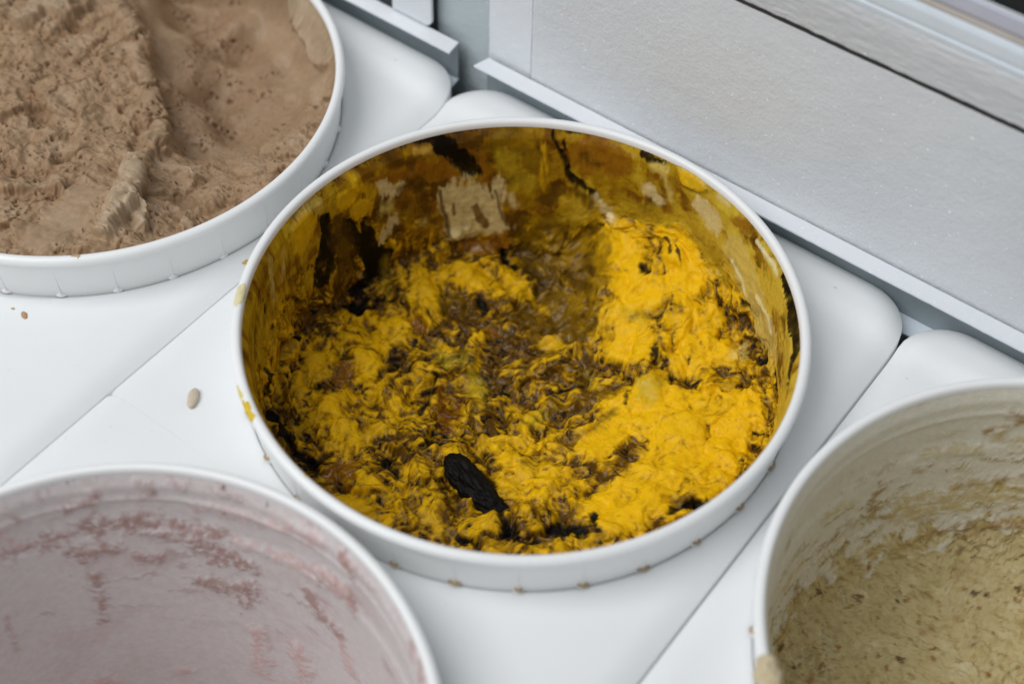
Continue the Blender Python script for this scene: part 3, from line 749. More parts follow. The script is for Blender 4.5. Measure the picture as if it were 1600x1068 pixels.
# ---------------------------------------------------------------- tubs
def tub_profile():
    p = [(0.0, -0.172), (0.060, -0.172), (0.100, -0.172), (0.104, -0.170), (0.1058, -0.165)]
    for z in np.concatenate([np.linspace(-0.150, -0.02, 14), np.linspace(-0.018, 0.0185, 60)]): p.append((float(wall_r(z)), z))
    p += [(0.1121, 0.0215), (0.1123, 0.0229), (0.1128, 0.0237), (0.1136, 0.0241), (0.1147, 0.0240), (0.1157, 0.0235), (0.1163, 0.0226), (0.1165, 0.0214),
          (0.1163, 0.0203), (0.1157, 0.0196), (0.1151, 0.0191), (0.1149, 0.0180), (0.1132, 0.0), (0.1130, -0.006), (0.1126, -0.010), (0.1092, -0.175), (0.0, -0.176)]
    return np.array(p)
_prof = tub_profile(); _n = 320
_th = np.arange(_n) / _n * 2 * np.pi
_V = np.stack([np.cos(_th)[:, None] * _prof[None, :, 0], np.sin(_th)[:, None] * _prof[None, :, 0], np.broadcast_to(_prof[None, :, 1], (_n, len(_prof)))], -1)
TUB_MESH = mesh_np('tub_body', _V.reshape(-1, 3), grid_quads(_n, len(_prof), wrap_n=True))
# a rib: slim web on the skirt that widens into a foot
def rib_mesh():
    zs = np.array([0.0186, 0.016, 0.012, 0.008, 0.005, 0.003, 0.0015, 0.0005, -0.0006]); hwid = np.array([.0003, .0004, .0004, .0004, .0004, .0004, .0005, .0018, .0026]); out = np.array([.0, .0001, .0002, .0003, .0004, .0005, .0007, .0010, .0012])
    a = np.linspace(-1, 1, 9); V = np.zeros((len(zs), 9, 3))
    for i in range(len(zs)):
        rs = 0.1132 + (0.1149 - 0.1132) * max(zs[i], 0) / 0.018
        V[i, :, 0] = rs - 0.0004 + (out[i] + 0.0003) * np.clip(1 - a * a, 0, 1) ** 0.6; V[i, :, 1] = a * hwid[i]; V[i, :, 2] = zs[i]
    return mesh_np('rib', V.reshape(-1, 3), grid_quads(len(zs), 9))
RIB_MESH = rib_mesh()
RIB_MESH.materials.append(M_TUB)
def foot_mesh():
    a = np.linspace(-np.pi / 2, np.pi / 2, 11); rr = np.linspace(0, 1, 4)
    V = np.stack([0.1133 + np.cos(a)[:, None] * rr[None, :] * 0.0018, np.sin(a)[:, None] * rr[None, :] * 0.0024, np.full((11, 4), 0.0012) + 0.0005 * (1 - rr[None, :] ** 2)], -1)
    return mesh_np('grime_spot', V.reshape(-1, 3), grid_quads(11, 4, flip=True))
FOOT_MESH = foot_mesh(); FOOT_MESH.materials.append(M_GRIME)

def tub(loc, label, rot0, grime):
    e = empty('ice_cream_tub', loc); tag(e, label, 'tub', 'round white tubs')
    new_obj('body', TUB_MESH, M_TUB, e)
    for k in range(30):
        r = bpy.data.objects.new('rib', RIB_MESH); C.objects.link(r); r.parent = e; r.rotation_euler[2] = math.radians(rot0 + 12 * k)
        if grime:
            g = bpy.data.objects.new('grime_spot', FOOT_MESH); C.objects.link(g); g.parent = r; g.scale = (1, 0.7 + 0.6 * ((k * 37) % 11) / 11, 1)
    return e
tub_y = tub(TUB_Y, 'white ribbed plastic tub holding the yellow and black ice cream', math.degrees(math.atan2(-0.0919, 0.0682)), 1.0)
tub_b = tub(TUB_B, 'white ribbed plastic tub filled to the brim with brown ice cream', math.degrees(math.atan2(-0.0883, 0.0705)) , 0)
tub_p = tub(TUB_P, 'nearly empty white plastic tub smeared with pink inside', 3, 0.5)
tub_c = tub(TUB_C, 'white plastic tub with cream ice cream low inside and brown smears', 5, 0.6)

def lining_mesh(name, n, level, soft, rhof, k):
    u, v = disc_grid(n); x, y, z, w = lining(u, v, anchors_field(level, soft), rhof, k)
    P = np.stack([x, y, z], -1)
    N = np.cross(np.gradient(P, axis=0), np.gradient(P, axis=1)); N /= np.linalg.norm(N, axis=-1, keepdims=True) + 1e-12
    if N[n // 2, n // 2, 2] < 0: N = -N
    return u * S, v * S, P, N, w

def finish(name, n, P, N, disp, col, mat, loc, label, cat='ice cream', group=None):
    V = P + N * disp[..., None]
    r = np.hypot(V[..., 0], V[..., 1]); lim = wall_r(V[..., 2]) - 0.00025 + 0.01 * (V[..., 2] > 0.0165)
    f = np.minimum(1, lim / (r + 1e-9)); V[..., 0] *= f; V[..., 1] *= f
    o = new_obj(name, mesh_np(name, V.reshape(-1, 3), grid_quads(n, n), True, col.reshape(-1, 4)), mat)
    o.location = loc
    return tag(o, label, cat, group)

def wall_coords(P):
    """true millimetres on the wall: along the circumference (cut on the near side) and up"""
    th = (np.arctan2(P[..., 1], P[..., 0]) + math.radians(55)) % (2 * math.pi)
    return th * 110.0, P[..., 2] * 1000.0

def on_both(fn, U, V, P, fl):
    """a noise field that is even in scale on the floor and on the wall"""
    A, B = wall_coords(P); return fn(U, V) * fl + fn(A, B) * (1 - fl)

def paint(U, Vv, marks, palette, wu, wv, col, disp, seed=0, P=None, fl=1.0, streak=(2.2, 2.2), gate=None):
    """lay marks over the colours; palette: kind -> (rgb, roughness, opacity, softness mm, lift mm, raggedness mm)"""
    A, B = wall_coords(P)
    rg = fl * (3.6 * fbm(U / 7, Vv / 7, 501 + seed, 4, 0.55) + 1.4 * fbm(U / 2.4, Vv / 2.4, 511 + seed, 2, 0.5)) + (1 - fl) * (3.2 * fbm(A / 8, B / 9, 501 + seed, 3, 0.5) + 2.6 * fbm(A / streak[0], B / streak[1], 511 + seed, 3, 0.55))
    tn = on_both(lambda x, y: fbm(x / 4.5, y / 4.5, 521 + seed, 4, 0.6), U, Vv, P, fl)
    for kind, pts in marks:
        rgb, rough, op, soft, lift, rag = palette[kind]
        a = np.array([p[:2] for p in pts]); rmax = max([p[2] for p in pts] if len(pts[0]) == 3 else [6]); mg = 9 + rmax
        sel = (U > a[:, 0].min() - mg) & (U < a[:, 0].max() + mg) & (Vv > a[:, 1].min() - mg) & (Vv < a[:, 1].max() + mg)
        if not sel.any(): continue
        uu = U[sel] + wu[sel]; vv = Vv[sel] + wv[sel]
        d = poly_dist(uu, vv, list(pts)) if len(pts[0]) == 2 else stroke_dist(uu, vv, list(pts))
        d0 = d
        d = d + rag * rg[sel] * min(1.0, 0.10 + rmax / 7)
        m = (1 - smooth01(-soft, soft * 0.6, d)) * np.clip(op + 0.25 * tn[sel], 0, 1)
        if gate is not None and kind in gate[1]: m = m * smooth01(-0.34, 0.02, gate[0][sel])
        c = col[sel]; cc = np.array(rgb)[None, :] * (1 + 0.25 * tn[sel])[:, None]
        c[:, :3] = c[:, :3] * (1 - m[:, None]) + cc * m[:, None]; c[:, 3] = c[:, 3] * (1 - m) + rough * m
        col[sel] = c
        dd = disp[sel]; disp[sel] = dd + lift * 0.001 * (1 - smooth01(-max(soft, 1.8), soft * 0.8, 0.7 * d0 + 0.3 * d))

def mixc(col, rgb, m):
    col[..., :3] = col[..., :3] * (1 - m[..., None]) + np.array(rgb) * m[..., None]

# ---------------------------------------------------------------- yellow ice cream
def scooped(U, V, size, seed, warp):
    """patches left by the scoop: each has its own stroke direction; returns edge distance, tilt, along, across, random"""
    x, y = (U + warp[0]) / size, (V + warp[1]) / size
    fx = np.floor(x); fy = np.floor(y); ix = fx.astype(np.int64); iy = fy.astype(np.int64)
    f1 = np.full(x.shape, 9.0); f2 = np.full(x.shape, 9.0); lx = np.zeros(x.shape); ly = np.zeros(x.shape); an = np.zeros(x.shape); rn = np.zeros(x.shape)
    for ox in (-1, 0, 1):
        for oy in (-1, 0, 1):
            h = [_hash((ix + ox) & 0xffffff, (iy + oy) & 0xffffff, seed + s) / 4294967296.0 for s in (0, 71, 133, 177)]
            ddx = x - (fx + ox + h[0]); ddy = y - (fy + oy + h[1])
            a = h[2] * np.pi; e = np.cos(a) * ddx + np.sin(a) * ddy; g = -np.sin(a) * ddx + np.cos(a) * ddy
            d = np.hypot(e * 0.7, g * 1.25); near = d < f1
            f2 = np.where(near, f1, np.minimum(f2, d)); f1 = np.where(near, d, f1)
            lx = np.where(near, e, lx); ly = np.where(near, g, ly); an = np.where(near, h[2], an); rn = np.where(near, h[3], rn)
    return f2 - f1, ly * np.where(an > 0.5, 1, -1), lx * size, ly * size, rn

def yellow():
    n = 760
    U, V, P, N, w = lining_mesh('y', n, YELLOW_LEVEL, 9, 0.62, 0.05)
    rho = np.hypot(U, V); fl0 = 1 - smooth01(0.10, 0.30, w)
    deg = np.degrees(np.arctan2(V, U)) % 360; leftw = smooth01(140, 165, deg) * smooth01(290, 240, deg)
    w1u, w1v, w2u, w2v = [on_both(lambda x, y: fbm(x / q, y / q, sd, 2, 0.4), U, V, P, fl0) for q, sd in ((9, 1), (9, 5), (2.6, 2), (2.6, 6))]
    wn = on_both(lambda x, y: fbm(x / 13, y / 13, 15, 4, 0.6), U, V, P, fl0)
    floor = 1 - smooth01(0.08, 0.34, w - 0.42 * leftw * smooth01(-0.15, 0.25, wn) + 0.25 * wn)
    wa = 0.5 + 0.5 * floor; wu = wa * (2.6 * w1u + 0.9 * w2u); wv = wa * (2.6 * w1v + 0.9 * w2v)
    bias = np.full(U.shape, 0.12)
    for b, pts in YELLOW_MIX:
        d = stroke_dist(U + wu * 1.2, V + wv * 1.2, list(pts)); m = 1 - smooth01(-3.5, 3.0, d)
        bias = np.where(m > 0, bias * (1 - m) + b * m, bias)
    clean = np.clip(-bias, 0, 1); dirty = np.clip(bias, 0, 1)
    e1, t1, s1, c1, r1 = scooped(U, V, 24, 3, (4.0 * w1u, 4.0 * w1v))
    e2, t2, s2, c2, r2 = scooped(U, V, 11, 9, (2.4 * w1u, 2.4 * w1v))
    t1 = t1 * (0.25 + 0.75 * smooth01(0, 0.25, e1)); t2 = t2 * (0.25 + 0.75 * smooth01(0, 0.25, e2))
    sm1 = fbm(s1 / 22 + r1 * 40 + 0.25 * w1u, c1 / 3.4 + 0.6 * w1v, 23, 4, 0.55); sm2 = fbm(s2 / 11 + r2 * 40, c2 / 1.9 + 0.5 * w1v, 27, 3, 0.55)      # smears along each scoop stroke
    lump = fbm(U / 17 + 3, V / 17, 11, 2, 0.4); soft = fbm((U + 1.5 * w1u) / 7.5, (V + 1.5 * w1v) / 7.5, 25, 2, 0.4); crumb = on_both(lambda x, y: fbm(x / 4.6, y / 4.6, 21, 3, 0.5), U, V, P, fl0); fine = fbm(U / 1.5, V / 1.5, 31, 2, 0.5)
    patchy = smooth01(0.0, 0.35, fbm((U + wu) / 12, (V + wv) / 12, 91, 3) + 0.2 * dirty - 0.4 * clean)      # where the surface is torn
    h = floor * (1 - 0.55 * smooth01(0.1, 0.4, w)) * (2.4 * lump + (1 - 0.55 * clean) * 6.5 * t1 + (1 - 0.85 * clean) * 2.6 * t2 + (1 - 0.75 * clean) * 1.7 * soft + (1 - 0.75 * clean) * (0.25 * sm1 + 0.10 * sm2) + patchy * 1.2 * crumb + 0.03 * fine)
    h = h - floor * (1 - 0.85 * clean) * (1.3 * np.exp(-e1 / 0.05) + 0.6 * (1 - 0.9 * clean) * np.exp(-e2 / 0.05))
    h = h + (1 - floor) * (0.35 * fbm(U / 8, V / 8, 41, 3) + 0.4 * crumb * smooth01(0.65, 0.25, w))
    Yc, Om, Am, Dk, Bl = (0.95, 0.555, 0.004), (0.55, 0.31, 0.005), (0.33, 0.168, 0.005), (0.115, 0.055, 0.005), (0.008, 0.005, 0.003)
    col = np.zeros(U.shape + (4,)); col[..., :3] = Yc; col[..., 3] = 0.46
    a1 = fbm((U + 2 * wu) / 20, (V + 2 * wv) / 20, 51, 4); a2 = fbm((U + wu) / 7, (V + wv) / 7, 61, 4, 0.55)
    a4 = on_both(lambda x, y: fbm(x / 3.6, y / 3.6, 75, 4, 0.6), U, V, P, fl0)
    mud = 0.30 * a1 + 0.36 * a2 + 0.58 * sm1 + 0.46 * sm2 + 0.40 * a4 + 0.34 * np.clip(bias, -1, 0.6) + 0.26 * (r1 - 0.5) + 0.22 * (r2 - 0.5) + 0.16 * np.exp(-e1 / 0.05) + 0.10 * np.exp(-e2 / 0.06) - 0.10 * np.clip(h / 3, -1, 1) + 0.02 + 0.055 * (1 - clean) - 0.20 * clean
    mixc(col, (0.82, 0.475, 0.005), floor * smooth01(-0.55, -0.18, mud))
    mixc(col, Om, floor * smooth01(-0.20, 0.06, mud))
    mixc(col, Am, floor * smooth01(0.00, 0.24, mud))
    mixc(col, Dk, floor * smooth01(0.22, 0.42, mud))
    col[..., 3] = col[..., 3] - 0.12 * smooth01(0.0, 0.3, mud) * floor
    vein = fbm((U + 2 * wu) / 10, (V + 2 * wv) / 10, 81, 3, 0.5); vein2 = fbm((U + 1.2 * wu) / 3.4 + r1 * 9, (V + 1.2 * wv) / 3.4, 85, 3, 0.5)
    black = np.maximum(smooth01(0.05, 0.012, np.abs(vein)) * smooth01(0.04, 0.24, mud), smooth01(0.25, 0.36, vein2) * smooth01(0.0, 0.2, mud))
    mixc(col, Bl, floor * black * 0.96); col[..., 3] = col[..., 3] * (1 - floor * black) + 0.5 * floor * black
    mlow = 0.6 * fbm((U + 2 * wu) / 20, (V + 2 * wv) / 20, 51, 2, 0.4) + 0.5 * fbm((U + wu) / 7, (V + wv) / 7, 61, 1) + 0.36 * bias
    h = h - floor * (black * 0.5 + 1.3 * smooth01(-0.10, 0.40, mlow) - 1.0 * smooth01(-0.1, -0.5, mlow))
    fl = fbm(U / 1.5 + 0.4 * V, V / 3.0, 95, 2); mixc(col, (0.72, 0.25, 0.008), floor * clean * smooth01(0.36, 0.58, fl) * 0.55)
    sp = fbm(U / 1.3, V / 1.3, 97, 2); mixc(col, (0.06, 0.03, 0.005), floor * (1 - 0.8 * clean) * smooth01(0.42, 0.58, sp) * 0.65)
    # the wall: smeared film in swirls and vertical streaks
    A, B = wall_coords(P)
    st = fbm(A / 4.5 + 0.3 * wu, B / 38 + 0.1 * wv, 101, 4); sw = fbm((A + 6 * wu) / 30, (B + 6 * wv) / 22, 111, 4); sw2 = fbm((A + 4 * wu) / 10, (B + 4 * wv) / 8, 115, 4)
    left = smooth01(168, 184, deg) * smooth01(300, 250, deg)
    tone = left * (0.9 * st + 0.3 * sw2) + (1 - left) * (0.8 * sw + 0.5 * sw2 + 0.25 * st)
    mar = np.sin(A / 9 + 9 * fbm((A + 3 * wu) / 34, (B + 3 * wv) / 24, 117, 3) + B / 14)
    tone = tone * 0.8 + 0.16 * mar + 0.04 + 0.34 * smooth01(112, 130, deg) * smooth01(178, 160, deg)
    base = np.zeros(U.shape + (4,)); base[..., :3] = (0.46, 0.275, 0.007)
    mixc(base, (0.64, 0.43, 0.03), smooth01(0.0, -0.45, tone)); mixc(base, (0.25, 0.105, 0.005), smooth01(-0.05, 0.34, tone)); mixc(base, (0.07, 0.028, 0.003), smooth01(0.25, 0.60, tone) * 0.85)
    ln = np.abs(fbm((A + 5 * wu) / 30, (B + 5 * wv) / 20, 119, 3)); mixc(base, (0.02, 0.010, 0.003), smooth01(0.022, 0.006, ln) * smooth01(0.0, 0.25, sw2 + 0.1) * 0.85)
    rightm = smooth01(95, 60, deg) * smooth01(-1, 20, deg)
    mixc(base, (0.74, 0.53, 0.06), rightm * smooth01(0.5, -0.1, tone) * 0.85)
    m = smooth01(0.30, 0.70, (1 - floor) + 0.2 * a2)
    col[..., :3] = col[..., :3] * (1 - m[..., None]) + base[..., :3] * m[..., None]; col[..., 3] = col[..., 3] * (1 - m) + 0.22 * m
    wspk = fbm(A / 1.6, B / 1.6, 121, 2); mixc(col, (0.04, 0.02, 0.004), m * smooth01(0.42, 0.60, wspk) * 0.6)
    pal = {'K': ((0.005, 0.0035, 0.003), 0.5, 0.96, 1.1, -1.3, 1.6), 'd': ((0.10, 0.045, 0.005), 0.3, 0.85, 1.0, 0.2, 1.0), 'k': ((0.012, 0.008, 0.004), 0.5, 0.85, 0.6, -0.2, 1.0), 'D': ((0.075, 0.030, 0.004), 0.28, 0.72, 2.8, -0.8, 1.8),
           'C': ((0.30, 0.115, 0.006), 0.16, 0.80, 2.4, 0.2, 1.2), 'T': ((0.46, 0.26, 0.03), 0.4, 0.9, 0.9, 0.9, 1.2), 'O': ((0.40, 0.235, 0.006), 0.28, 0.5, 5.0, 0.1, 1.8),
           'G': ((0.56, 0.40, 0.020), 0.30, 0.5, 4.0, 0.1, 2.0), 'Y': ((0.80, 0.47, 0.008), 0.45, 0.75, 2.2, 0.9, 1.8), 'L': ((0.74, 0.58, 0.17), 0.26, 0.65, 3.2, 0.2, 2.0),
           'B': ((0.80, 0.66, 0.33), 0.22, 0.76, 2.2, -0.3, 1.6), 'BP': ((0.80, 0.66, 0.33), 0.22, 0.84, 2.4, -0.4, 2.0), 'W': ((0.86, 0.78, 0.46), 0.2, 0.75, 1.1, 0.6, 0.6),  # W strokes: glints on the wet film, painted in as pale colour
           'E': ((0.15, 0.078, 0.005), 0.28, 0.66, 5.0, -0.8, 2.0), 'R': ((0.16, 0.045, 0.003), 0.28, 0.75, 2.6, -0.2, 1.8)}
    hm = h * 0.001
    paint(U, V, YELLOW_MARKS, pal, wu * 0.8, wv * 0.8, col, hm, 1, P, fl0, (2.0, 14.0))
    hm = hm * smooth01(1.0, 0.93, w); hm = np.where(w > 0.86, np.maximum(hm, 0), hm)
    o = finish('ice_cream', n, P, N, hm, col, M_YELLOW, TUB_Y, 'bright yellow ice cream marbled with black and caramel, scooped hollow')
    return o, P, N, hm
ice_y, PYs, NYs, HYs = yellow()

# ---------------------------------------------------------------- mocha ice cream
def mocha():
    n = 540
    U, V, P, N, w = lining_mesh('b', n, MOCHA_LEVEL, 6, 0.96, 0.02)
    wu = 2.6 * fbm(U / 10, V / 10, 201, 3) + 1.0 * fbm(U / 3, V / 3, 202, 3); wv = 2.6 * fbm(U / 10, V / 10, 205, 3) + 1.0 * fbm(U / 3, V / 3, 206, 3)
    x, y = P[..., 0] * 1000, P[..., 1] * 1000
    scoop = smooth01(6, -6, P[..., 2] * 1000 + 2 * wu * 0.5)           # the smooth scooped trough
    smooth_m = np.zeros_like(U)
    for kd, pts in MOCHA_MARKS:
        if kd == 'S': smooth_m = np.maximum(smooth_m, 1 - smooth01(-6, 5, stroke_dist(U + wu, V + wv, list(pts))))
    e1, t1, s1, c1, r1 = scooped(U, V, 26, 211, (1.6 * wu, 1.6 * wv)); k1 = fbm(s1 / 14 + r1 * 40, c1 / 3.2, 213, 4, 0.6)
    lump = fbm(U / 20, V / 20, 221, 3); crumb = fbm(U / 5, V / 5, 231, 4, 0.6); fine = fbm(U / 1.7, V / 1.7, 241, 3, 0.6)
    torn = smooth01(-0.05, 0.35, fbm((U + wu) / 15, (V + wv) / 15, 245, 3))
    rough = np.clip(1 - 0.70 * scoop, 0, 1) * (1 - 0.85 * smooth_m)
    t1 = t1 * (0.3 + 0.7 * smooth01(0, 0.22, e1))
    bill = np.abs(fbm((U + wu) / 8, (V + wv) / 8, 233, 3, 0.5)) * 2 - 0.5
    h = rough * (3.4 * lump + 5.0 * t1 + 0.25 * k1 - 1.2 * np.exp(-e1 / 0.07) + torn * (1.0 * bill + 0.35 * crumb)) + 0.03 * fine + 0.12 * crumb + 0.9 * lump
    # pores: torn bubbles of several sizes, gathered in drifts
    drift = fbm((U + wu) / 16, (V + wv) / 16, 259, 3)
    p1, _, _, q1 = cells((U + wu) / 3.4, (V + wv) / 2.9, 251); p2, _, _, q2 = cells((U + wu) / 6.5, (V + wv) / 5.2, 255)
    pore = np.maximum(smooth01(0.30, 0.16, p1 + 0.15 * crumb) * (q1 > 0.62), smooth01(0.30, 0.17, p2 + 0.18 * crumb) * (q2 > 0.70)) * smooth01(0.9, 0.3, smooth_m) * smooth01(-0.10, 0.22, drift + 0.05)
    h = h - 1.9 * pore
    col = np.zeros(U.shape + (4,)); col[..., :3] = (0.385, 0.258, 0.155); col[..., 3] = 0.40
    t = fbm((U + 2 * wu) / 22, (V + 2 * wv) / 22, 261, 4)
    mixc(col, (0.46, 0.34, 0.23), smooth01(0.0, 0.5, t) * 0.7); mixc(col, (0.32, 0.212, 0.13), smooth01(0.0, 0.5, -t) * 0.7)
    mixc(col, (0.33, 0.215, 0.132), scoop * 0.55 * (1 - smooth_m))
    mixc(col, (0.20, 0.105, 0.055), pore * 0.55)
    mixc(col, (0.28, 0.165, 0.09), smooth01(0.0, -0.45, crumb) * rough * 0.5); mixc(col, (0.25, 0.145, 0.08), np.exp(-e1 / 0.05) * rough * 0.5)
    pal = {'H': ((0.40, 0.285, 0.185), 0.44, 0.2, 5.0, 3.5, 1.2), 'P': ((0.50, 0.385, 0.265), 0.34, 0.65, 3.0, 5.5, 0.8), 'Q': ((0.43, 0.315, 0.205), 0.28, 0.7, 3.0, 7.0, 0.5), 'D': ((0.28, 0.165, 0.09), 0.6, 0.45, 3.4, -2.4, 1.8), 'S': ((0.42, 0.30, 0.195), 0.36, 0.4, 5.0, 0.0, 1.0)}
    hm = h * 0.001
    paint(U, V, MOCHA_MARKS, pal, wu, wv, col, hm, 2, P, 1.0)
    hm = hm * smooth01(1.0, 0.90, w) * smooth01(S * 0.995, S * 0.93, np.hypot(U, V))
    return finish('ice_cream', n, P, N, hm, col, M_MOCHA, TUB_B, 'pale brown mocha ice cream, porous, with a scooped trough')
mocha()

# ---------------------------------------------------------------- speckled cream ice cream
def cream():
    n = 450
    U, V, P, N, w = lining_mesh('c', n, CREAM_LEVEL, 15, 0.60, 0.10)
    floor = 1 - smooth01(0.06, 0.36, w + 0.5 * smooth01(0.02, 0.12, w) * fbm(U / 14, V / 14, 299, 4, 0.6))
    wu = 2.0 * fbm(U / 9, V / 9, 301, 3) + 1.2 * fbm(U / 3, V / 3, 302, 3); wv = 2.0 * fbm(U / 9, V / 9, 305, 3) + 1.2 * fbm(U / 3, V / 3, 306, 3)
    crumb = fbm(U / 5, V / 5, 331, 4, 0.6); fine = fbm(U / 2.0, V / 2.0, 341, 3, 0.6); f1, fe, pl, rn = cells((U + 2 * wu) / 11, (V + 2 * wv) / 11, 311, 1.2)
    h = floor * (2.3 * crumb + 1.0 * pl + 0.35 * fine + 2.2 * fbm(U / 22, V / 22, 312, 2))
    p1, _, _, r1 = cells((U + wu) / 3.6, (V + wv) / 2.0, 351); pore = smooth01(0.30, 0.14, p1) * (r1 > 0.68) * floor
    scr = fbm(U / 26 + 0.1 * wu, V / 4.5 + 0.15 * wv, 353, 3); h = h + floor * 2.0 * scr - 0.8 * pore
    rho = np.hypot(U, V); deg = np.degrees(np.arctan2(V, U))
    col = np.zeros(U.shape + (4,)); col[..., :3] = (0.80, 0.77, 0.67); col[..., 3] = 0.30
    A, B = wall_coords(P); arc = fbm(A / 26, B / 5.0 + 0.4 * wu, 361, 4, 0.6); haze = fbm((A + 3 * wu) / 22, (B + 3 * wv) / 14, 365, 3)
    lowm = smooth01(0.95, 0.45, w)
    film = smooth01(0.02, 0.40, arc + 0.35 * haze) * lowm
    mixc(col, (0.60, 0.50, 0.27), film * 0.5)
    st = smooth01(0.30, 0.46, arc + 0.45 * fbm(A / 3.2, B / 2.4, 371, 3, 0.6)) * lowm
    mixc(col, (0.36, 0.22, 0.08), st * 0.75); h = h + 0.5 * film + 0.4 * st
    fc = np.zeros(U.shape + (4,)); fc[..., :3] = (0.64, 0.53, 0.28)
    t = fbm((U + 2 * wu) / 14, (V + 2 * wv) / 14, 375, 4); mixc(fc, (0.58, 0.47, 0.23), smooth01(0.0, 0.5, t) * 0.8); mixc(fc, (0.78, 0.70, 0.45), smooth01(0.1, 0.5, -t) * 0.7)
    mixc(fc, (0.44, 0.32, 0.14), pore * 0.5)
    clus = fbm((U + wu) / 13, (V + wv) / 10, 379, 3)
    for sz, sd, r0, thr, cc in ((4.0, 381, 0.14, 0.72, (0.42, 0.26, 0.09)), (8.0, 385, 0.13, 0.62, (0.33, 0.17, 0.05)), (15.0, 389, 0.08, 0.75, (0.16, 0.09, 0.04))):
        sp, _, _, sr = cells((U + 0.5 * wu) / sz, (V + 0.5 * wv) / (sz * 0.8), sd)
        mixc(fc, cc, smooth01(r0 + 0.10, r0 - 0.05, sp + 0.22 * fine - 0.10 * clus) * (sr > thr) * smooth01(-0.35, 0.25, clus + 0.4 * (sr - 0.5)) * 0.9)
    mixc(fc, (0.42, 0.28, 0.10), smooth01(0.15, 0.5, fbm((U + 2 * wu) / 9, (V + 2 * wv) / 5, 391, 4, 0.6)) * 0.55)
    m = smooth01(0.25, 0.75, floor + 0.2 * crumb)
    col[..., :3] = col[..., :3] * (1 - m[..., None]) + fc[..., :3] * m[..., None]; col[..., 3] = col[..., 3] * (1 - m) + 0.55 * m
    pal = {'D': ((0.36, 0.20, 0.05), 0.55, 0.85, 3.0, 0.8, 2.4), 'Q': ((0.60, 0.47, 0.20), 0.5, 0.8, 4.0, 0.9, 2.4), 'K': ((0.05, 0.03, 0.018), 0.5, 0.9, 0.9, 0.2, 1.6)}
    zz = P[..., 2]; h = h + (1 - floor) * (0.8 * np.exp(-((zz - 0.0080) / 0.0013) ** 2) + 1.1 / (1 + np.exp((zz + 0.0125) / 0.0008)))
    hm = h * 0.001; paint(U, V, CREAM_MARKS, pal, wu * 0.7, wv * 0.7, col, hm, 3, P, floor, (6.0, 2.2), (fbm(A / 7, B / 3.0, 453, 4, 0.65), 'DQ')); hm = hm * smooth01(1.0, 0.95, w)
    return finish('ice_cream', n, P, N, hm, col, M_CREAM, TUB_C, 'cream coloured ice cream with brown specks low in its tub')
cream()

# ---------------------------------------------------------------- pink residue
def pink():
    n = 440
    U, V, P, N, w = lining_mesh('p', n, PINK_LEVEL, 30, 0.30, 0.06)
    A, B = wall_coords(P)
    wu = 2.2 * fbm(A / 9, B / 9, 401, 3) + 1.2 * fbm(A / 3, B / 3, 402, 3); wv = 2.2 * fbm(A / 9, B / 9, 405, 3) + 1.2 * fbm(A / 3, B / 3, 406, 3)
    rho = np.hypot(U, V); deg = np.degrees(np.arctan2(V, U))
    col = np.zeros(U.shape + (4,)); col[..., :3] = (0.765, 0.71, 0.712); col[..., 3] = 0.30
    t = fbm((A + 3 * wu) / 34, (B + 3 * wv) / 22, 411, 4); mixc(col, (0.72, 0.62, 0.625), smooth01(0.0, 0.45, t) * 0.8)
    arc = fbm(A / 30, B / 7 + 0.3 * wu, 421, 4); film = smooth01(0.22, 0.46, arc + 0.25 * t) * smooth01(0.3, 0.6, w)
    mixc(col, (0.52, 0.385, 0.375), film * 0.6)
    crumb = fbm(A / 3.2, B / 3.2, 431, 4, 0.6); h = 0.15 * film + 0.05 * crumb
    spk = fbm(A / 2.2, B / 2.2, 441, 3); zone = smooth01(0.05, 0.4, fbm(A / 14, B / 45, 443, 3)); mixc(col, (0.66, 0.52, 0.52), smooth01(0.40, 0.58, spk) * zone * 0.7); h = h + 0.3 * smooth01(0.40, 0.6, spk) * zone
    pal = {'D': ((0.47, 0.295, 0.27), 0.5, 0.88, 3.6, 0.9, 2.2), 'P': ((0.74, 0.52, 0.50), 0.5, 0.8, 3.2, 0.9, 2.6), 'k': ((0.10, 0.05, 0.06), 0.5, 0.85, 0.9, 0.5, 1.0)}
    zz = P[..., 2]; h = h + 0.8 * np.exp(-((zz - 0.0080) / 0.0013) ** 2) + 1.1 / (1 + np.exp((zz + 0.0125) / 0.0008))
    hm = h * 0.001; d0 = hm.copy(); paint(U, V, PINK_MARKS, pal, wu * 0.8, wv * 0.8, col, hm, 4, P, 0.0, (2.6, 2.6), (fbm(A / 4.2, B / 3.4, 451, 4, 0.65), 'DP'))
    lift = np.clip((hm - d0) * 1000, 0, 1); hm = hm + lift * 0.0007 * crumb
    mixc(col, (0.70, 0.54, 0.53), lift * smooth01(0.15, 0.5, crumb) * 0.7)
    hm = hm * smooth01(1.0, 0.97, w)
    return finish('ice_cream_residue', n, P, N, hm, col, M_PINK, TUB_P, 'thin pink residue smeared round the inside of the emptied tub', 'residue')
pink()

# ---------------------------------------------------------------- small things
def on_yellow(x, y):
    d = (PYs[..., 0] - x) ** 2 + (PYs[..., 1] - y) ** 2 + np.where(np.hypot(PYs[..., 0], PYs[..., 1]) > 0.104, 1, 0)
    i = np.unravel_index(np.argmin(d), d.shape); return PYs[i] + NYs[i] * HYs[i]

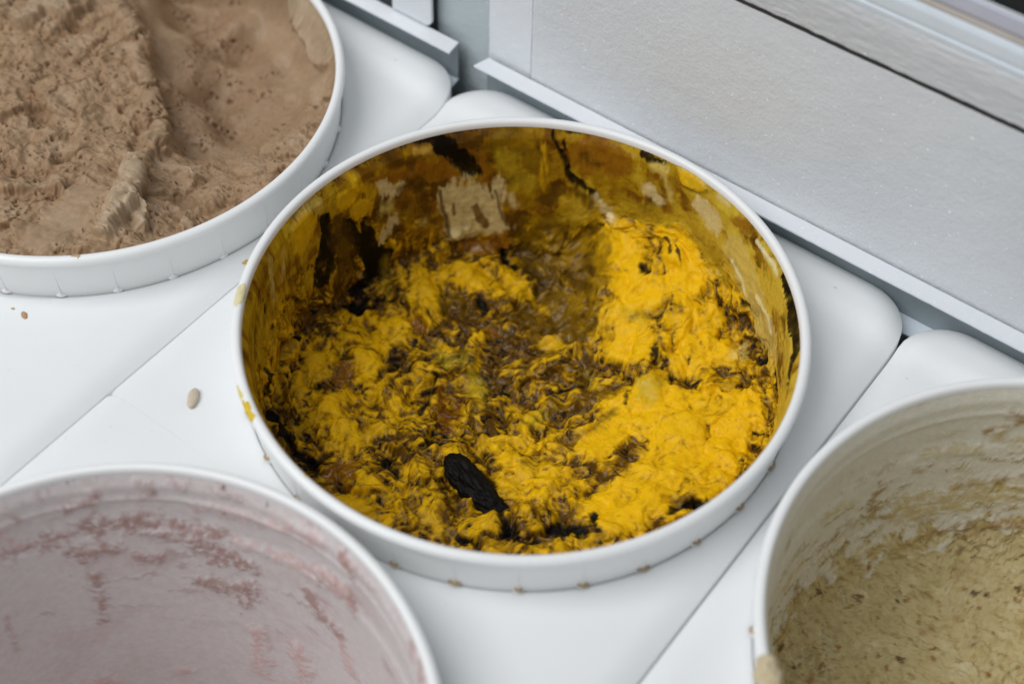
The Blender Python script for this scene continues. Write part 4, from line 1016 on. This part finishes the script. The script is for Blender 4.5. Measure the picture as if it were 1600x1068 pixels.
def blob(name, L, W, H, mat, loc, rz, tilt, rgb, rough, seed, bump=0.12, label=None, cat=None, n=48, taper=0.0, bend=0.0, parent=None, group=None):
    """an uneven rounded lump, long axis X"""
    th = np.linspace(0, np.pi, n); ph = np.arange(2 * n) / (2 * n) * 2 * np.pi
    T, Ph = np.meshgrid(th, ph, indexing='ij')
    cx = np.cos(T); s = np.sin(T) ** 0.85
    f = 1 + bump * fbm(cx * 2.2 + seed, np.cos(Ph) * 1.6 + np.sin(Ph) * 0.7, seed, 4) + 0.5 * bump * fbm(T * 5, Ph * 2.2, seed + 4, 3)
    w = s * (1 - taper * cx) * f
    V = np.stack([L / 2 * cx * (1 + 0.1 * (f - 1)), W / 2 * w * np.cos(Ph) + bend * L * (cx ** 2 - 0.5), H / 2 * w * np.sin(Ph)], -1)
    col = np.ones(T.shape + (4,)); k = 1 + 0.25 * fbm(T * 6, Ph * 4, seed + 8, 3); col[..., :3] = np.array(rgb) * k[..., None]; col[..., 3] = rough
    m = mesh_np(name, V.reshape(-1, 3), _tq(n, 2 * n), True, col.reshape(-1, 4))
    o = new_obj(name, m, mat, parent); o.location = loc; o.rotation_euler = (0, tilt, rz)
    return tag(o, label, cat, group)
def _tq(n, m):
    i = np.arange(n - 1); j = np.arange(m); I, J = np.meshgrid(i, j, indexing='ij'); J2 = (J + 1) % m
    return np.stack([I * m + J, (I + 1) * m + J, (I + 1) * m + J2, I * m + J2], -1).reshape(-1, 4)
q0 = on_yellow(-0.0090, -0.0360); q1 = on_yellow(0.0240, -0.0425)
mid = (q0 + q1) / 2; dv = q1 - q0
blob('black_nugget', 0.0400, 0.0128, 0.0112, M_NUGGET, (mid[0], mid[1], max(mid[2], (q0[2] + q1[2]) / 2) - 0.0006), math.atan2(dv[1], dv[0]), 0.06, (0.006, 0.005, 0.0045), 0.5, 7, 0.40,
     'long black nugget half sunk in the yellow ice cream', 'nugget', 64, 0.12, 0.03)
M_SEED = icecream_mat('pale_seed', 500, 0.0002, 0.0, 0.3); M_DRIP = icecream_mat('dried_drip', 500, 0.0003, 0.0, 0.3)
blob('puffed_grain', 0.0098, 0.0044, 0.0032, M_SEED, (-0.0883, -0.1014, 0.0011), math.radians(-58), 0, (0.62, 0.53, 0.42), 0.5, 3, 0.10, 'pale tan oval grain lying on the white plate by the pink tub', 'grain', 24, 0.1)
blob('dried_drip', 0.0044, 0.0024, 0.0008, M_DRIP, (-0.1753, -0.1129, 0.0001), math.radians(-25), 0, (0.50, 0.30, 0.17), 0.5, 5, 0.3, 'small tan drip dried on the plate by the brown tub', 'drip', 20)
blob('ice_cream_crumb', 0.0032, 0.0014, 0.0006, M_DRIP, (-0.1104, -0.0995, -0.0012), math.radians(15), 0, (0.56, 0.54, 0.42), 0.5, 9, 0.3, 'tiny pale crumb on the white plate near the oval grain', 'crumb', 16)
blob('ice_cream_crumb', 0.0017, 0.0011, 0.0006, M_DRIP, (-0.1818, -0.1134, 0.0001), 0.4, 0, (0.55, 0.42, 0.28), 0.5, 10, 0.3, 'tiny tan crumb beside the dried tan drip', 'crumb', 16)
ib = blob('ice_cream_dollop', 0.0150, 0.0085, 0.0100, M_CREAM, (0.1622, -0.0775, 0.0245), math.radians(-45), 0.1, (0.66, 0.56, 0.38), 0.5, 12, 0.5, 'soft cream dollop stuck on the rim of the cream tub', 'dollop', 40)

_lip = _prof[-25:-2]
def rim_smear(tubo, th_deg, dth, i0, i1, rgb, seed, thick=0.0003, mat=M_DRIP):
    """a ragged film of ice cream on the lip of a tub, between two places of its profile"""
    n, m = 60, 34
    pr = _lip[i0:i1]; s = np.linspace(0, len(pr) - 1, m); k = np.minimum(s.astype(int), len(pr) - 2); f = s - k
    prof = pr[k] * (1 - f[:, None]) + pr[k + 1] * f[:, None]
    tg = np.gradient(prof, axis=0); nrm = np.stack([tg[:, 1], -tg[:, 0]], -1); nrm /= np.linalg.norm(nrm, axis=1, keepdims=True) + 1e-12
    cen = np.array([0.1135, 0.015]); sg = np.sign(((prof - cen) * nrm).sum(1)); nrm *= sg[:, None]
    a = np.linspace(-1, 1, n); A, B = np.meshgrid(a, np.linspace(-1, 1, m), indexing='ij')
    mask = 0.75 - np.hypot(A, B) ** 1.5 + 0.55 * fbm(A * 2.5 + seed, B * 2.0, seed, 4)
    lift = np.clip(mask, -0.6, 0.7) * thick
    th = np.radians(th_deg + dth / 2 * A)
    R = prof[None, :, 0] + nrm[None, :, 0] * lift; Z = prof[None, :, 1] + nrm[None, :, 1] * lift
    V = np.stack([np.cos(th) * R, np.sin(th) * R, Z], -1)
    col = np.ones((n, m, 4)); col[..., :3] = np.array(rgb) * (1 + 0.2 * fbm(A * 4, B * 4, seed + 3, 3))[..., None]; col[..., 3] = 0.45
    return new_obj('smear', mesh_np('smear', V.reshape(-1, 3), grid_quads(n, m), True, col.reshape(-1, 4)), mat, tubo)
ang = lambda x, y, c: math.degrees(math.atan2(y - c.y, x - c.x))
YS = (0.72, 0.50, 0.03)
rim_smear(tub_y, ang(-0.0523, -0.1007, TUB_Y), 7, 11, 18, YS, 3, 0.0002)
rim_smear(tub_y, ang(-0.0611, -0.0966, TUB_Y), 5, 12, 20, (0.74, 0.62, 0.20), 4)
rim_smear(tub_y, ang(-0.0225, -0.1122, TUB_Y), 5, 5, 11, YS, 5, 0.0002)
rim_smear(tub_y, ang(-0.0155, -0.1129, TUB_Y), 3, 4, 12, (0.70, 0.45, 0.05), 6)
rim_smear(tub_y, -146.8, 7, 8, 17, (0.78, 0.70, 0.42), 7, 0.0002)
rim_smear(tub_b, ang(-0.1629, -0.0889, TUB_B), 3.5, 4, 14, (0.55, 0.40, 0.26), 8)
rim_smear(tub_b, ang(-0.1436, -0.0674, TUB_B), 22, 2, 10, (0.62, 0.50, 0.36), 9, 0.0004)
rim_smear(tub_b, ang(-0.1300, -0.0200, TUB_B), 14, 2, 8, (0.60, 0.47, 0.33), 10, 0.0003)

def plate_smear(x, y, w, l, rz, rgb, seed, label, z=0.0):
    n, m = 60, 40
    A, B = np.meshgrid(np.linspace(-1, 1, n), np.linspace(-1, 1, m), indexing='ij')
    mask = 0.35 - np.hypot(A, B) ** 1.4 + 0.9 * fbm(A * 2.6 + seed, B * 2.2, seed, 4)
    V = np.stack([A * l / 2, B * w / 2, np.clip(mask, -0.8, 0.6) * 0.0005], -1)
    col = np.ones((n, m, 4)); col[..., :3] = np.array(rgb) * (1 + 0.25 * fbm(A * 4, B * 4, seed + 3, 3))[..., None]; col[..., 3] = 0.45
    o = new_obj('ice_cream_smear', mesh_np('ice_cream_smear', V.reshape(-1, 3), grid_quads(n, m), True, col.reshape(-1, 4)), M_DRIP)
    o.location = (x, y, z); o.rotation_euler[2] = rz
    return tag(o, label, 'smear')
plate_smear(-0.1275, -0.0345, 0.004, 0.009, 0.6, (0.66, 0.46, 0.12), 21, 'small yellow smear on the plate between the yellow and brown tubs', -0.0012)
